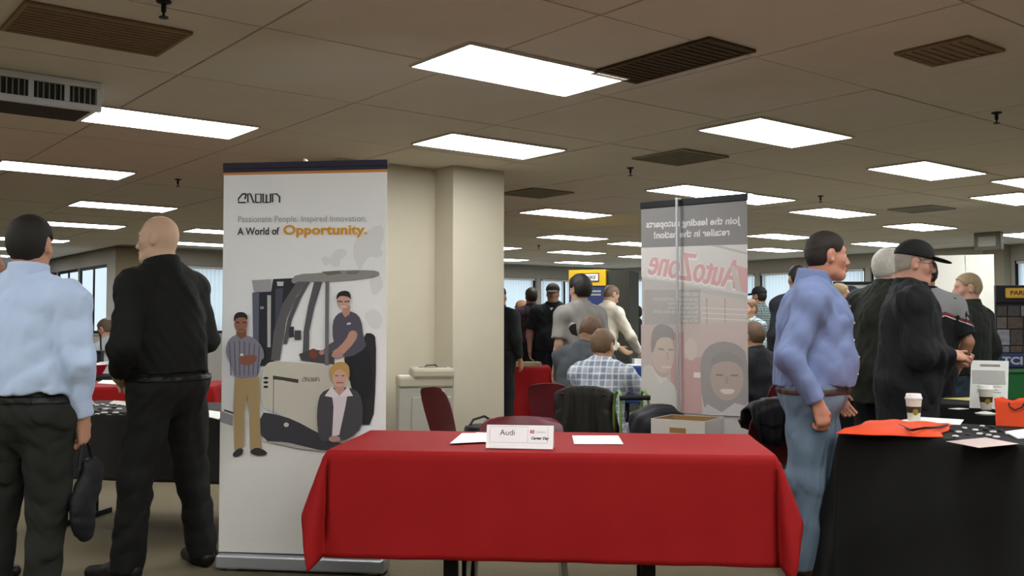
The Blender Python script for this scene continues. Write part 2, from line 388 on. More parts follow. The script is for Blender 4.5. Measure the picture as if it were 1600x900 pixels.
def cloth(name, label, loc, rz, L, W, h, ox, oyf, oyb, m, seed=0, wav=.02, flare=.22, ctr=None, group=None, n=.022):
    """rectangular cloth draped over an L x W table top; overhang ox at the ends, oyf on the -y side, oyb on the +y side"""
    rnd = random.Random(seed)
    def axis(half, o0, o1):
        lo, hi = -half-o0, half+o1
        vals = set([-half, half]); k = int((hi-lo)/n)
        for i in range(k+1): vals.add(round(lo+(hi-lo)*i/k, 5))
        return sorted(vals)
    us, vs = axis(L/2, ox, ox), axis(W/2, oyf, oyb)
    ph = [rnd.uniform(0, 6.3) for _ in range(8)]
    def rip(s, d):
        g = d/.45
        return (.5+.5*math.sin(s*9+ph[0])*math.sin(s*3.1+ph[1]))*wav*g + .35*wav*g*math.sin(s*23+ph[2]) + .25*wav*math.sin(s*5+d*14+ph[3])*g
    V = []
    for v in vs:
        for u in us:
            du = max(abs(u)-L/2, 0); dv = max(abs(v)-W/2, 0); su = 1 if u > 0 else -1; sv = 1 if v > 0 else -1
            e = .008
            if du == 0 and dv == 0: p = (u, v, h+.0015*math.sin(u*7+ph[4])*math.sin(v*9+ph[5]))
            elif du == 0: 
                z = h-dv*.995; p = (u, sv*(W/2+e+.05*dv+rip(u, dv)), z)
            elif dv == 0:
                z = h-du*.99; p = (su*(L/2+e+.14*du+rip(v*1.3+5, du)), v, z)
            else:
                r = math.hypot(du, dv); th = math.atan2(du, dv); s2 = math.sin(2*th)
                bu = .14*du+rip(v*1.3+5, du); bv = .05*dv+rip(u, dv)
                fl = flare*r*s2**1.5
                x = su*(L/2+e*min(1, du/.02)+bu+fl*math.sin(th)*1.1-0.12*r*s2*math.sin(4*th)*.6)
                y = sv*(W/2+e*min(1, dv/.02)+bv+fl*math.cos(th)*.9+0.12*r*s2*math.sin(4*th)*.6)
                p = (x, y, h-r*math.sqrt(max(.2, 1-(flare*s2)**2))*.99)
            V.append((p[0], p[1], max(p[2], .012)))
    nu = len(us); Fc = []
    for j in range(len(vs)-1):
        for i in range(nu-1): Fc.append((j*nu+i, j*nu+i+1, (j+1)*nu+i+1, (j+1)*nu+i))
    me = bpy.data.meshes.new(name); me.from_pydata(V, [], Fc); me.update()
    o = link(name, me, m, None, (loc[0], loc[1], 0), (0, 0, rz), True)
    so = o.modifiers.new('thick', 'SOLIDIFY'); so.thickness = .003; so.offset = 1
    return tag(o, label, 'tablecloth', group)
TH = .74
# red table in front
fL, fR = on_z(507, 704, TH), on_z(1218, 713, TH)
_, RL, rrz = frame2(fL, fR)
ux = Vector((math.cos(rrz), math.sin(rrz), 0)); uy = Vector((-ux.y, ux.x, 0))
rc = (fL+fR)/2+uy*.375; rc.z = 0
RL -= .03
table('folding table on black legs under the near red cloth', rc, rrz, RL-.02, .74, .735, .455)
cloth('tablecloth', 'bright red cloth draped over the table in the foreground', rc, rrz, RL, .75, TH, .22, .435, .40, m_red, 3, .012, .2)
def rpt(px, py, z=TH+.004): return on_z(px, py, z)
m_paper = mat('paper', 'e9e9e2', .7, noise=.02)
def sheet(label, corners, z, m=m_paper, thick=.0015, name='paper_sheet', cat='paper', prints=None, group=None):
    """flat sheet given by its four picture corners lying at height z"""
    P = [on_z(px, py, z) for px, py in corners]; c = sum(P, Vector())/4; c.z = z
    mb = MB(); n = len(P)
    v = [(p.x-c.x, p.y-c.y, 0) for p in P]+[(p.x-c.x, p.y-c.y, thick) for p in P]
    mb.add(v, [list(range(n))[::-1], [n+i for i in range(n)]]+[[i, (i+1) % n, n+(i+1) % n, n+i] for i in range(n)])
    o = mb.build(name, m, None, c); return tag(o, label, cat, group)
zt = TH+.006
sheet('loose white sheet fanned beside the name card, on top', ((703,693),(722,677),(772,677),(770,690)), zt+.004)
sheet('loose white sheet under the fanned one beside the name card', ((712,690),(745,676),(800,678),(790,692)), zt)
sheet('white sheet with pale green print lying on the red table right of the name card', ((894,681),(966,681),(974,694),(897,694)), zt, mat('flyer_paper', 'e3ebe0', .7, noise=.04, scale=9, col2='c9ead6'))
# tent card
m_card = mat('card_white', 'e6e2e0', .6, noise=.02); m_ink = mat('black_ink', '2a2527', .7, noise=.05); m_ink2 = mat('grey_ink', '8d8a88', .7, noise=.05); m_lred = mat('red_ink', 'a8303a', .7, noise=.05)
pl, pr = on_z(759, 700, zt), on_z(864, 702, zt); c, cw, crz = frame2(pl, pr)
t = thing('name_card', 'white folded name card reading Audi on the red table', 'name card', (c.x, c.y, zt), crz)
ch = .099
def slab(name, m, parent, M, wd, ht, th=.0015): return MB().box(-wd/2, wd/2, -th/2, th/2, 0, ht, M=M).build(name, m, parent)
Mf = Matrix.Rotation(R(-18), 4, 'X')
slab('front_panel', m_card, t, Mf, cw, ch)
slab('rear_panel', m_card, t, Matrix.Translation((0, .064, 0)) @ Matrix.Rotation(R(18), 4, 'X'), cw, ch)
def cardM(x, z): return Mf @ Matrix.Translation((x, -.0014, z)) @ Matrix.Rotation(R(90), 4, 'X')
text('lettering', 'Audi', .034, m_ink, t, cardM(-.085, .056))
text('lettering', 'Career Day', .0155, m_ink, t, cardM(.048, .040), .0007, shear=.25)
text('lettering', 'UNIVERSAL', .0085, m_ink2, t, cardM(.068, .0675))
pb = MB()
for (x0, x1, z0, z1) in ((-.128, .034, .0245, .0255), (-.128, .034, .092, .093), (-.128, -.127, .0245, .093), (.0335, .0345, .0245, .093), (.118, .119, .024, .093), (.034, .118, .0245, .0255)): pb.box(x0, x1, -.0014, -.0009, z0, z1, M=Mf)
pb.build('border_print', m_ink2, t)
lg = MB()
for (x0, x1, z0, z1) in ((.044, .049, .065, .079), (.051, .061, .065, .068), (.051, .061, .076, .079), (.051, .054, .065, .079), (.058, .061, .068, .076), (.054, .058, .071, .073)): lg.box(x0, x1, -.0016, -.0009, z0, z1, M=Mf)
lg.build('emblem_print', m_lred, t)

# right black table (nearer at its right end)
bL, bR = on_z(1300, 673, TH), on_z(1600, 696, TH)
_, _, brz = frame2(bL, bR)
bx_ = Vector((math.cos(brz), math.sin(brz), 0)); by_ = Vector((-bx_.y, bx_.x, 0))
bL = bL+bx_*.05
BLn = 1.83; bc = bL+bx_*(BLn/2)+by_*.38; bc.z = 0
table('folding table under the black cloth in the right foreground', bc, brz, BLn-.02, .74, .735, .8)
cloth('tablecloth', 'black cloth hanging to the floor on the right foreground table', bc, brz, BLn, .76, TH, .60, .72, .72, m_bcloth, 5, .016, .05)
# second right table behind it
s0 = on_z(1452, 640, TH)
sc_ = Vector((3.74, 6.30, 0))
table('folding table under the black cloth behind the right foreground table', sc_, brz+R(10), 1.8, .74, .735, .8)
cloth('tablecloth', 'black cloth on the second right table, holding the flyer and cup', sc_, brz+R(10), 1.83, .76, TH, .3, .6, .6, m_bcloth, 6, .02, .12)
# left charcoal table
l0 = on_z(100, 642, TH); l1 = on_z(192, 668, TH)
lc = Vector((-2.02, 6.15, 0)); lrz = R(-12)
table('folding table with black bar feet under the charcoal cloth on the left', lc, lrz, 1.8, .74, .735, .86, 'bar')
cloth('tablecloth', 'charcoal cloth draped over the left table beside the bald man', lc, lrz, 1.83, .76, TH, .18, .40, .40, m_gcloth, 9, .018, .15)
# left red table farther back
lr = Vector((-3.45, 8.55, 0))
table('folding table under the red cloth far back on the left', lr, R(4), 1.8, .8, .735, .8)
cloth('tablecloth', 'red cloth over the table between the two men on the left', lr, R(4), 1.83, .85, TH, .3, .4, .4, m_red, 11, .015, .2)
lr2 = Vector((-4.35, 10.25, 0))
table('folding table under the black cloth by the left windows', lr2, R(4), 1.8, .7, .735, .8)
cloth('tablecloth', 'black cloth over the table by the left windows', lr2, R(4), 1.83, .75, TH, .3, .5, .5, m_bcloth, 12, .015, .2)
# middle red table
mr = Vector((.62, 12.35, 0)); mrz = R(-28)
m0 = on_z(790, 571, TH); m1 = on_z(857, 569, TH)
table('folding table under the red cloth behind the pillar', (-.42, 12.15), 0, 1.7, .74, .735, .8)
cloth('tablecloth', 'red cloth reaching the floor on the table behind the pillar', (-.42, 12.15), 0, 1.75, .75, TH, .60, .66, .66, m_red, 14, .03, .12)
# blue table behind
m_blue = mat('blue_cloth', '1f3f76', .8, noise=.08, scale=6)
bl = on_z(1010, 556, TH)
table('folding table under the blue cloth behind the seated people', (1.93, 12.35), R(-6), 1.2, .7, .735, .8)
cloth('tablecloth', 'blue cloth on the table left of the mirrored banner', (1.93, 12.35), R(-6), 1.23, .74, TH, .12, .45, .45, m_blue, 15, .02, .2)
def flatsheet(label, p, rz, a=.21, b=.28, m=m_paper, z=TH+.008, group=None, cat='paper', name='paper_sheet'):
    return tag(MB().box(-a/2, a/2, -b/2, b/2, 0, .002).build(name, m, None, (p[0], p[1], z), rz), label, cat, group)
q = Vector((at(985, 12.3), 12.4, 0)); flatsheet('white form on the blue table by the writing hand', q, R(20), .32, .25)
q = Vector((at(998, 12.2), 12.15, 0)); flatsheet('white sheet at the front edge of the blue table', q, R(-10), .2, .14)
def open_box(name, label, cat, loc, rz, L, W, H, m, mi, th=.006):
    t = thing(name, label, cat, loc, rz)
    MB().box(-L/2, L/2, -W/2, W/2, 0, th).build('base', mi, t)
    boxo('front_side', m, t, -L/2, L/2, -W/2, -W/2+th, th, H, .001); boxo('rear_side', m, t, -L/2, L/2, W/2-th, W/2, th, H, .001)
    for sx in (-1, 1): boxo('end_side', m, t, sx*(L/2-th/2)-th/2, sx*(L/2-th/2)+th/2, -W/2+th, W/2-th, th, H, .001)
    return t
q = Vector((at(1000, 12.6), 12.62, 0)); open_box('paper_tray', 'small white tray on the blue table', 'tray', (q.x+.02, q.y, TH+.006), R(5), .22, .16, .07, m_white, m_white)

# ------------------------------------------------------------------ chairs
m_shell = mat('maroon_plastic', '5c141f', .42, noise=.06, scale=8, spec=.5)
m_chrome = mat('chrome', 'c9ccd0', .18, 1, noise=.03)
def shell_mesh(name, prof, wid, th=.007, n=14, dish=.03, crown=0):
    V = []; Fc = []; m_ = len(prof)
    nrm = []
    for i in range(m_):
        a = Vector(prof[max(i-1, 0)]); b = Vector(prof[min(i+1, m_-1)]); t = (b-a).normalized(); nrm.append(Vector((-t.y, t.x)))
    for s in (0, 1):
        for i, (y, z) in enumerate(prof):
            for k in range(n+1):
                f = 2*k/n-1
                d = dish*(f*f)*(1 if True else 0)
                w_ = wid[i]/2
                yy = y-nrm[i].x*(s*th)+nrm[i].x*d; zz = z-nrm[i].y*(s*th)+nrm[i].y*d
                V.append((f*w_, yy, zz))
    row = n+1; top = m_*row
    for i in range(m_-1):
        for k in range(n):
            a = i*row+k; Fc.append((a, a+1, a+row+1, a+row)); a += top; Fc.append((a, a+row, a+row+1, a+1))
    for k in range(n):
        Fc.append((k, top+k, top+k+1, k+1)); a = (m_-1)*row+k; Fc.append((a, a+1, top+a+1, top+a))
    for i in range(m_-1):
        a = i*row; Fc.append((a, a+row, top+a+row, top+a)); a += n; Fc.append((a, top+a, top+a+row, a+row))
    me = bpy.data.meshes.new(name); me.from_pydata(V, [], Fc); me.update(); me.materials.append(m_shell)
    me.polygons.foreach_set('use_smooth', [True]*len(me.polygons))
    bm = bmesh.new(); bm.from_mesh(me); bmesh.ops.recalc_face_normals(bm, faces=bm.faces); bm.to_mesh(me); bm.free()
    try: me.set_sharp_from_angle(angle=R(50))
    except Exception: pass
    return me
seat_prof = [(.235, .405), (.228, .43), (.20, .443), (.12, .445), (.02, .436), (-.08, .430), (-.14, .437), (-.175, .46)]
seat_w = [.36, .40, .425, .43, .42, .41, .40, .395]
back_prof = [(-.172, .457), (-.195, .50), (-.21, .56), (-.232, .64), (-.255, .72), (-.272, .775), (-.280, .80), (-.284, .812)]
back_w = [.395, .40, .42, .435, .43, .405, .36, .30]
seat_me = shell_mesh('seat', seat_prof, seat_w); back_me = shell_mesh('backrest', back_prof, back_w, dish=.045)
def chair(label, loc, rz, group='maroon shell chairs'):
    t = thing('shell_chair', label, 'chair', (loc[0], loc[1], 0), rz, group)
    link('seat', seat_me, None, t); link('backrest', back_me, None, t)
    for s in (-1, 1):
        MB().tube([(s*.215, .20, .0), (s*.195, .165, .40), (s*.19, .15, .425)], .011, 8).build('leg', m_chrome, t, smooth=True)
        MB().tube([(s*.225, -.24, .0), (s*.195, -.15, .40), (s*.19, -.13, .425)], .011, 8).build('leg', m_chrome, t, smooth=True)
        MB().tube([(s*.19, .15, .425), (s*.19, -.13, .425)], .011, 8).build('side_rail', m_chrome, t, smooth=True)
    MB().tube([(-.19, .1, .425), (.19, .1, .425)], .010, 8).build('cross_rail', m_chrome, t, smooth=True)
    return t
p = on_y(736, 640, 7.2); chair('maroon shell chair by the shredder, turned sideways to the right', (p.x, 7.2), R(-58))
p = on_y(808, 640, 4.9); chair('maroon shell chair tucked behind the red table, its back peeking over the name card', (p.x, 4.55), R(180-4))
p = on_y(893, 640, 7.7); chair('maroon shell chair of the seated man in the dark hoodie', (p.x, 7.7), R(-35))
p = on_y(938, 640, 6.6); bch = chair('shell chair under the boy in plaid, hung with a black jacket', (p.x, 6.85), R(-22))
p = on_y(1196, 640, 5.55); rch = chair('maroon shell chair hung with a black jacket behind the blue-shirted man', (p.x-.03, 5.85), R(25))
def drape_jacket(label, ch, m, lo=.30, w_=.50, seed=0, both=.35):
    """jacket hung over a chair back: folded sheet front and rear with folds"""
    rnd = random.Random(seed); ph = [rnd.uniform(0, 6) for _ in range(5)]
    path = []
    back = [(-.325-.02, lo), (-.34, lo+.12), (-.335, .60), (-.325, .72), (-.318, .80), (-.30, .838), (-.27, .845), (-.235, .82), (-.215, .74), (-.195, .66), (-.18, both+.1)]
    pts = []
    for i in range(len(back)-1):
        for k in range(4):
            f = k/4; pts.append((back[i][0]*(1-f)+back[i+1][0]*f, back[i][1]*(1-f)+back[i+1][1]*f))
    pts.append(back[-1]); V = []; n = 30
    for (y, z) in pts:
        hang = max(0, .8-z)
        for k in range(n+1):
            f = 2*k/n-1
            edge = (1-abs(f)**4)
            yy = y-(1 if y < -.26 else -1)*hang*.07*math.sin(f*9+ph[0])-(.012*math.sin(f*17+ph[1]) if y < -.26 else 0)
            shoulder = -.05*abs(f)**3 if z > .7 else 0
            V.append((f*(w_/2+.03*math.sin(z*9+ph[2])), yy, z+shoulder+(.02*math.sin(f*5+ph[3]) if z < lo+.05 else 0)))
    row = n+1; Fc = [(j*row+k, j*row+k+1, (j+1)*row+k+1, (j+1)*row+k) for j in range(len(pts)-1) for k in range(n)]
    me = bpy.data.meshes.new('jacket'); me.from_pydata(V, [], Fc); me.update()
    o = link('jacket', me, m, None, ch.location, ch.rotation_euler, True)
    so = o.modifiers.new('thick', 'SOLIDIFY'); so.thickness = .012; so.offset = 0
    return tag(o, label, 'jacket')
m_jack = mat('black_jacket', '17150f', .8, noise=.2, scale=12, bump=.1)
drape_jacket('dark jacket hung over the back of the boy\'s chair', bch, m_jack, .22, .44, 1)
drape_jacket('black jacket hung over the chair behind the blue-shirted man', rch, mat('black_jacket2', '141416', .7, noise=.2, scale=12), .70, .40, 2, .6)


# green tubular walker frame
m_lime = mat('lime_enamel', '5d7c38', .4, noise=.05)
p = on_y(988, 640, 6.35)
t = thing('walker_frame', 'lime green tubular walker frame with a black grip beside the boy', 'walker', (p.x, 6.40, 0), R(8))
for s in (-1, 1):
    MB().tube([(s*.10, -.12, 0), (s*.095, -.09, .72), (s*.09, -.07, .80), (s*.085, -.03, .825), (s*.085, .03, .825), (s*.09, .07, .80), (s*.095, .09, .72), (s*.10, .13, 0)], .0095, 8).build('side_tube', m_lime, t, smooth=True)
    MB().tube([(s*.097, -.105, .45), (s*.097, .105, .45)], .010, 8).build('rail', m_lime, t, smooth=True)
MB().tube([(-.10, -.09, .79), (.10, -.09, .79)], .016, 10).build('grip', m_black, t, smooth=True)
MB().tube([(-.10, -.10, .5), (.10, -.10, .5)], .010, 8).build('cross_tube', m_lime, t, smooth=True)

# ------------------------------------------------------------------ shredder
m_cream = mat('shredder_cream', 'a59e8a', .5, noise=.04); m_cream2 = mat('shredder_body', '9b988c', .5, noise=.04)
p = on_y(663, 600, 8.85)
t = thing('paper_shredder', 'cream office shredder standing against the beige wall by the pillar', 'shredder', (p.x, 8.86, 0), GY-R(28))
boxo('cabinet', m_cream2, t, -.245, .245, -.19, .19, .03, .70, .012)
boxo('plinth', m_base, t, -.22, .22, -.17, .17, 0, .03, .002)
boxo('bin_front', m_cream2, t, -.13, .225, -.203, -.188, .08, .62, .006)
boxo('head', m_cream, t, -.25, .25, -.20, .20, .70, .80, .02)
boxo('head_cover', m_cream, t, -.13, .255, -.215, .17, .775, .875, .03)
boxo('feed_slot', m_black, t, -.06, .20, -.05, -.03, .872, .879, .001)
boxo('control_panel', m_white, t, -.235, -.14, -.16, .0, .80, .806, .001)
MB().tube([(.0, .0, .872), (.02, 0, .89), (.1, 0, .893), (.12, 0, .872)], .006, 6).build('handle', m_black, t, smooth=True)
cord = MB().tube([(p.x-.05, 8.6, .25), (p.x+.1, 8.3, .16), (p.x+.22, 8.1, .3), (p.x+.3, 8.0, .42)], .005, 6).build('power_cord', m_black, None, smooth=True)
bpy.data.objects.remove(cord)
# bag on the chair seat by the shredder
p = on_y(752, 648, 7.2)
t = thing('shoulder_bag', 'black bag with a looped strap lying on the sideways maroon chair', 'bag', (p.x, 7.2, .455), R(20))
MB().lathe([(.02, 0), (.10, .005), (.13, .03), (.12, .06), (.06, .075), (.01, .078)], 18).build('bag_body', m_black, t, smooth=True)
MB().tube([(-.10, 0, .05), (-.06, .0, .11), (.03, .02, .13), (.10, .02, .09), (.115, .01, .04)], .009, 8).build('strap', m_black, t, smooth=True)
# ------------------------------------------------------------------ cardboard carton, backpack by the mirrored banner
def stool(label, loc, rz):
    st = thing('low_stool', label, 'stool', (loc[0], loc[1], 0), rz)
    boxo('seat', m_blegs, st, -.13, .13, -.10, .10, .41, .445, .01)
    for sx in (-1, 1):
        for sy in (-1, 1): boxo('leg', m_blegs, st, sx*.11-.012, sx*.11+.012, sy*.08-.012, sy*.08+.012, 0, .41, .002)
m_carton = mat('carton_white', 'b9b4aa', .8, noise=.05); m_kraft = mat('carton_inside', '8a6a3e', .85, noise=.08)
p0, p1 = on_y(1026, 655, 5.62), on_y(1108, 660, 5.45)
c, L_, rz_ = frame2(p0, p1)
CH = p0.z
stool('low black stool under the open white carton', (c.x+.06, c.y+.17), rz_)
t = thing('carton', 'open white cardboard carton with hand holes behind the red table', 'box', (c.x+.06, c.y+.17, .447), rz_)
Wc, Dc, Hc, th = .33, .30, CH-.447, .006
boxo('base', m_kraft, t, -Wc/2, Wc/2, -Dc/2, Dc/2, 0, th, 0)
for nm, q in (('front_side', (-Wc/2, Wc/2, -Dc/2, -Dc/2+th)), ('rear_side', (-Wc/2, Wc/2, Dc/2-th, Dc/2)), ('end_side', (-Wc/2, -Wc/2+th, -Dc/2+th, Dc/2-th)), ('end_side', (Wc/2-th, Wc/2, -Dc/2+th, Dc/2-th))):
    o = boxo(nm, [m_carton], t, *q, th, Hc, 0)
    cx, cy = (q[0]+q[1])/2, (q[2]+q[3])/2; sg = 1 if nm.startswith('rear') else -1
    if nm in ('front_side', 'rear_side'):
        inn = q[3] if nm == 'front_side' else q[2]-.0012
        boxo('liner', m_kraft, o, q[0]+.006, q[1]-.006, inn, inn+.0012, th, Hc-.001, 0)
        boxo('hand_hole', m_kraft if nm == 'front_side' else m_paper, o, -.05, .05, (q[2]-.001 if nm == 'front_side' else q[2]-.0025), (q[2]+.0 if nm == 'front_side' else q[2]-.0013), Hc-.075, Hc-.045, 0)
    else:
        inn = q[1] if cx < 0 else q[0]-.0012
        boxo('liner', m_kraft, o, inn, inn+.0012, q[2], q[3], th, Hc-.001, 0)
def blob_bag(name, label, loc, rz, sx, sy, sz, m, seed=0):
    t = thing(name, label, 'bag', loc, rz); bm = bmesh.new(); bmesh.ops.create_icosphere(bm, subdivisions=4, radius=1)
    rnd = random.Random(seed); ph = [rnd.uniform(0, 6) for _ in range(6)]
    for v in bm.verts:
        c = v.co.copy(); k = 1+.06*math.sin(c.x*5+ph[0])*math.sin(c.z*6+ph[1])+.04*math.sin(c.y*9+c.z*7+ph[2])
        f = lambda x: math.copysign(abs(x)**.7, x)
        v.co = Vector((f(c.x)*sx*k, f(c.y)*sy*k, (f(c.z) if c.z > 0 else max(f(c.z), -.8)/.8)*sz*k+sz))
    me = bpy.data.meshes.new('bag_body'); bm.to_mesh(me); bm.free()
    mz = min(v.co.z for v in me.vertices); me.transform(Matrix.Translation((0, 0, -mz)))
    link('bag_body', me, m, t, smooth=True)
    MB().tube([(-sx*.4, -sy*.7, sz*1.6), (-sx*.45, -sy*1.08, sz*1.2), (-sx*.45, -sy*1.1, sz*.6), (-sx*.4, -sy*.8, sz*.2)], .016, 6).build('strap', m, t, smooth=True)
    MB().tube([(sx*.4, -sy*.7, sz*1.6), (sx*.45, -sy*1.08, sz*1.2), (sx*.45, -sy*1.1, sz*.6), (sx*.4, -sy*.8, sz*.2)], .016, 6).build('strap', m, t, smooth=True)
    MB().tube([(-.05, 0, sz*1.9), (-.04, 0, sz*2.08), (.04, 0, sz*2.08), (.05, 0, sz*1.9)], .009, 6).build('top_loop', m, t, smooth=True)
    return t
m_bag = mat('nylon_black', '15161a', .6, noise=.2, scale=9)
p = on_y(1029, 650, 6.08)
stool('low black stool under the black backpack', (p.x, 6.12), R(15))
blob_bag('backpack', 'black backpack slumped left of the white carton', (p.x, 6.12, .447), R(15), .17, .14, .15, m_bag, 3)

# ------------------------------------------------------------------ things on the right tables
m_orange = mat('orange_fabric', 'd9481c', .7, noise=.1, scale=8, bump=.1)
def soft_flat(name, label, cat, corners, z, m, h=.03, seed=1, n=26):
    P = [on_z(px, py, z) for px, py in corners]; c = sum(P, Vector())/4; rnd = random.Random(seed); ph = [rnd.uniform(0, 6) for _ in range(6)]
    V = []; Fc = []
    for j in range(n+1):
        for i in range(n+1):
            u, v = i/n, j/n
            q = P[0]*(1-u)*(1-v)+P[1]*u*(1-v)+P[2]*u*v+P[3]*(1-u)*v
            e = min(1, 6*min(u, 1-u, v, 1-v))
            q = q+Vector((.012*math.sin(v*11+ph[0]), .01*math.sin(u*13+ph[1]), 0))
            zz = (.004+(h+.35*h*math.sin(u*7+ph[2])*math.sin(v*6+ph[3])+.2*h*math.sin(u*17+v*9+ph[4]))*e**.6)
            V.append((q.x-c.x, q.y-c.y, max(zz, .003)))
    for j in range(n):
        for i in range(n): a = j*(n+1)+i; Fc.append((a, a+1, a+n+2, a+n+1))
    nb = len(V); V += [(x, y, 0) for x, y, _ in V]
    for j in range(n):
        for i in range(n): a = nb+j*(n+1)+i; Fc.append((a, a+n+1, a+n+2, a+1))
    for i in range(n):
        for a, b in ((i, i+1), ((i+1)*(n+1)+n-(n+1)+0+0, 0),): pass
    ring = list(range(n+1))+[j*(n+1)+n for j in range(1, n+1)]+[n*(n+1)+i for i in range(n-1, -1, -1)]+[j*(n+1) for j in range(n-1, 0, -1)]
    for k in range(len(ring)): a, b = ring[k], ring[(k+1) % len(ring)]; Fc.append((a, nb+a, nb+b, b))
    me = bpy.data.meshes.new(name); me.from_pydata(V, [], Fc); me.update()
    t = thing(name, label, cat, (c.x, c.y, z)); link('bag_body', me, m, t, smooth=True); return t
zb = TH+.006
sheet('white sheet of paper lying behind the orange bag', ((1398,658),(1440,652),(1506,656),(1500,664)), zb)
tb = soft_flat('tote_bag', 'flat orange tote bag with a black strap on the right table', 'bag', ((1303,678),(1470,684),(1490,665),(1360,660)), zb, m_orange, .022, 4)
a0 = on_z(1404, 664, .77)-tb.location; a1 = on_z(1425, 672, .78)-tb.location; a2 = on_z(1462, 668, .78)-tb.location; a3 = on_z(1480, 664, .77)-tb.location
MB().tube([a0, a1, (a1+a2)/2+Vector((0, 0, .004)), a2, a3], .006, 6).build('strap', m_black, tb, smooth=True)
m_sleeve = mat('cup_sleeve', '3a2a16', .8, noise=.1); m_cupw = mat('cup_paper', 'd3cdbd', .6, noise=.03); m_lid = mat('cup_lid', 'dedbd6', .4, noise=.02); m_gold = mat('sleeve_gold', '8d7a2b', .7, noise=.1)
def cup(label, px, py, z=zb, s=1):
    p = on_z(px, py, z); t = thing('coffee_cup', label, 'cup', (p.x, p.y, z), 0, 'paper coffee cups')
    MB().lathe([(.027*s, 0), (.030*s, .004*s), (.0405*s, .118*s), (.0405*s, .12*s)], 28).build('cup_body', m_cupw, t, smooth=True)
    MB().lathe([(.0305*s, .022*s), (.0312*s, .022*s), (.0375*s, .078*s), (.0365*s, .078*s)], 28).build('sleeve', m_sleeve, t, smooth=True)
    MB().lathe([(.0425*s, .115*s), (.044*s, .118*s), (.044*s, .124*s), (.040*s, .128*s), (.038*s, .142*s), (.035*s, .145*s), (.033*s, .139*s)], 28).build('lid', m_lid, t, smooth=True)
    ang = math.atan2(-p.y, -p.x)+.25; e = MB()
    v = []; f = []
    for j in range(9):
        for i in range(9):
            u, w2 = i/8*2-1, j/8*2-1; 
            if True:
                k = max(abs(u), abs(w2)); l = math.hypot(u, w2) or 1; u2, w3 = u*k/l, w2*k/l
                zz = (.05+w3*.017)*s; rr = (.0312+(zz/s-.022)*.1125)*s+.0007; an = ang+u2*.42; v.append((rr*math.cos(an), rr*math.sin(an), zz))
    f = [[j*9+i, j*9+i+1, (j+1)*9+i+1, (j+1)*9+i] for j in range(8) for i in range(8)]
    e.add(v, f).build('round_emblem', m_gold, t, smooth=True)
cup('paper coffee cup with brown sleeve standing behind the orange tote bag', 1428, 658, s=1.02)
cup('paper coffee cup with brown sleeve in front of the standing flyer', 1541, 640, s=1.02)
# scattered giveaways (right table)
m_give_w = mat('giveaway_white', 'c9c9c4', .5, noise=.05); m_give_b = mat('giveaway_black', '1b1b1d', .5, noise=.1); m_pink = mat('brochure_pink', 'c98c7c', .6, noise=.15, scale=30)
def giveaway(px, py, m, s, rz, group, label, zz=zb):
    p = on_z(px, py, zz)
    t = thing('key_fob', label, 'key fob', (p.x, p.y, zz), rz, group)
    MB().lathe([(s*.6, 0), (s, .002), (s, .006), (s*.7, .009)], 10).build('disc', m, t, smooth=True)
    MB().box(s*.9, s*1.9, -.004, .004, .001, .004).build('tab', m_give_b, t)
spots = [(1486,673),(1498,676),(1507,670),(1512,680),(1524,673),(1531,679),(1540,672),(1545,681),(1552,676),(1563,674),(1557,684),(1535,667),(1550,668),(1575,679),(1493,683),(1520,684)]
for i, (px, py) in enumerate(spots):
    if i == 15: continue
    giveaway(px, py, m_give_w if i % 3 else m_give_b, random.uniform(.012, .018), random.uniform(0, 6), 'key fobs on the right black table', 'small key fob scattered on the right black table beside the orange tote bag')
sheet('glossy brochure with pink print at the front of the right table', ((1478,690),(1540,684),(1592,694),(1530,700)), zb, mat('brochure_grey', '8b8f8b', .35, noise=.2, scale=40, col2='c99a8a'))
sheet('pale folded leaflet at the right edge of the black table', ((1570,676),(1600,672),(1625,684),(1590,686)), zb, m_paper, .006)
q = on_z(1540, 648, zb)
t = thing('candy_bowl', 'small pale heap of wrapped giveaways in front of the second coffee cup', 'dish', (q.x, q.y, zb)); MB().lathe([(.05, 0), (.055, .008), (.03, .016), (.008, .02)], 14).build('dish_body', m_give_w, t, smooth=True); MB().lathe([(.056, .006), (.058, .009), (.054, .010)], 14).build('rim', m_white, t, smooth=True)
# orange gift bag
p = on_z(1592, 667, zb)
t = thing('gift_bag', 'upright orange paper bag at the right edge of the black table', 'bag', (p.x+.02, p.y+.04, zb), brz+R(8))
mb = MB(); n = 14; hgt = .135
for (sy, nm) in ((-1, 'f'), (1, 'b')): pass
V = []; per = [(-.10, -.04), (.10, -.04), (.10, .04), (-.10, .04)]; ring = []
for k in range(4):
    a, b = per[k], per[(k+1) % 4]
    for i in range(8): f = i/8; ring.append((a[0]*(1-f)+b[0]*f, a[1]*(1-f)+b[1]*f))
rows = 8
for j in range(rows+1):
    z = hgt*j/rows
    for i, (x, y) in enumerate(ring):
        k = 1+.05*math.sin(i*1.3+j*.9)*j/rows; V.append((x*(1+.04*j/rows)*k, y*(1-.25*j/rows)*k, z+(.01*math.sin(i*1.7) if j == rows else 0)))
m_ = len(ring); Fc = [[j*m_+i, j*m_+(i+1) % m_, (j+1)*m_+(i+1) % m_, (j+1)*m_+i] for j in range(rows) for i in range(m_)]
Fc.append(list(range(m_))[::-1])
o = MB().add(V, Fc).build('bag_body', m_orange, t, smooth=True); so = o.modifiers.new('thick', 'SOLIDIFY'); so.thickness = .002
MB().tube([(-.04, -.035, .12), (-.035, -.045, .10), (-.01, -.045, .085), (.02, -.045, .10), (.03, -.035, .12)], .004, 6).build('handle', m_black, t, smooth=True)
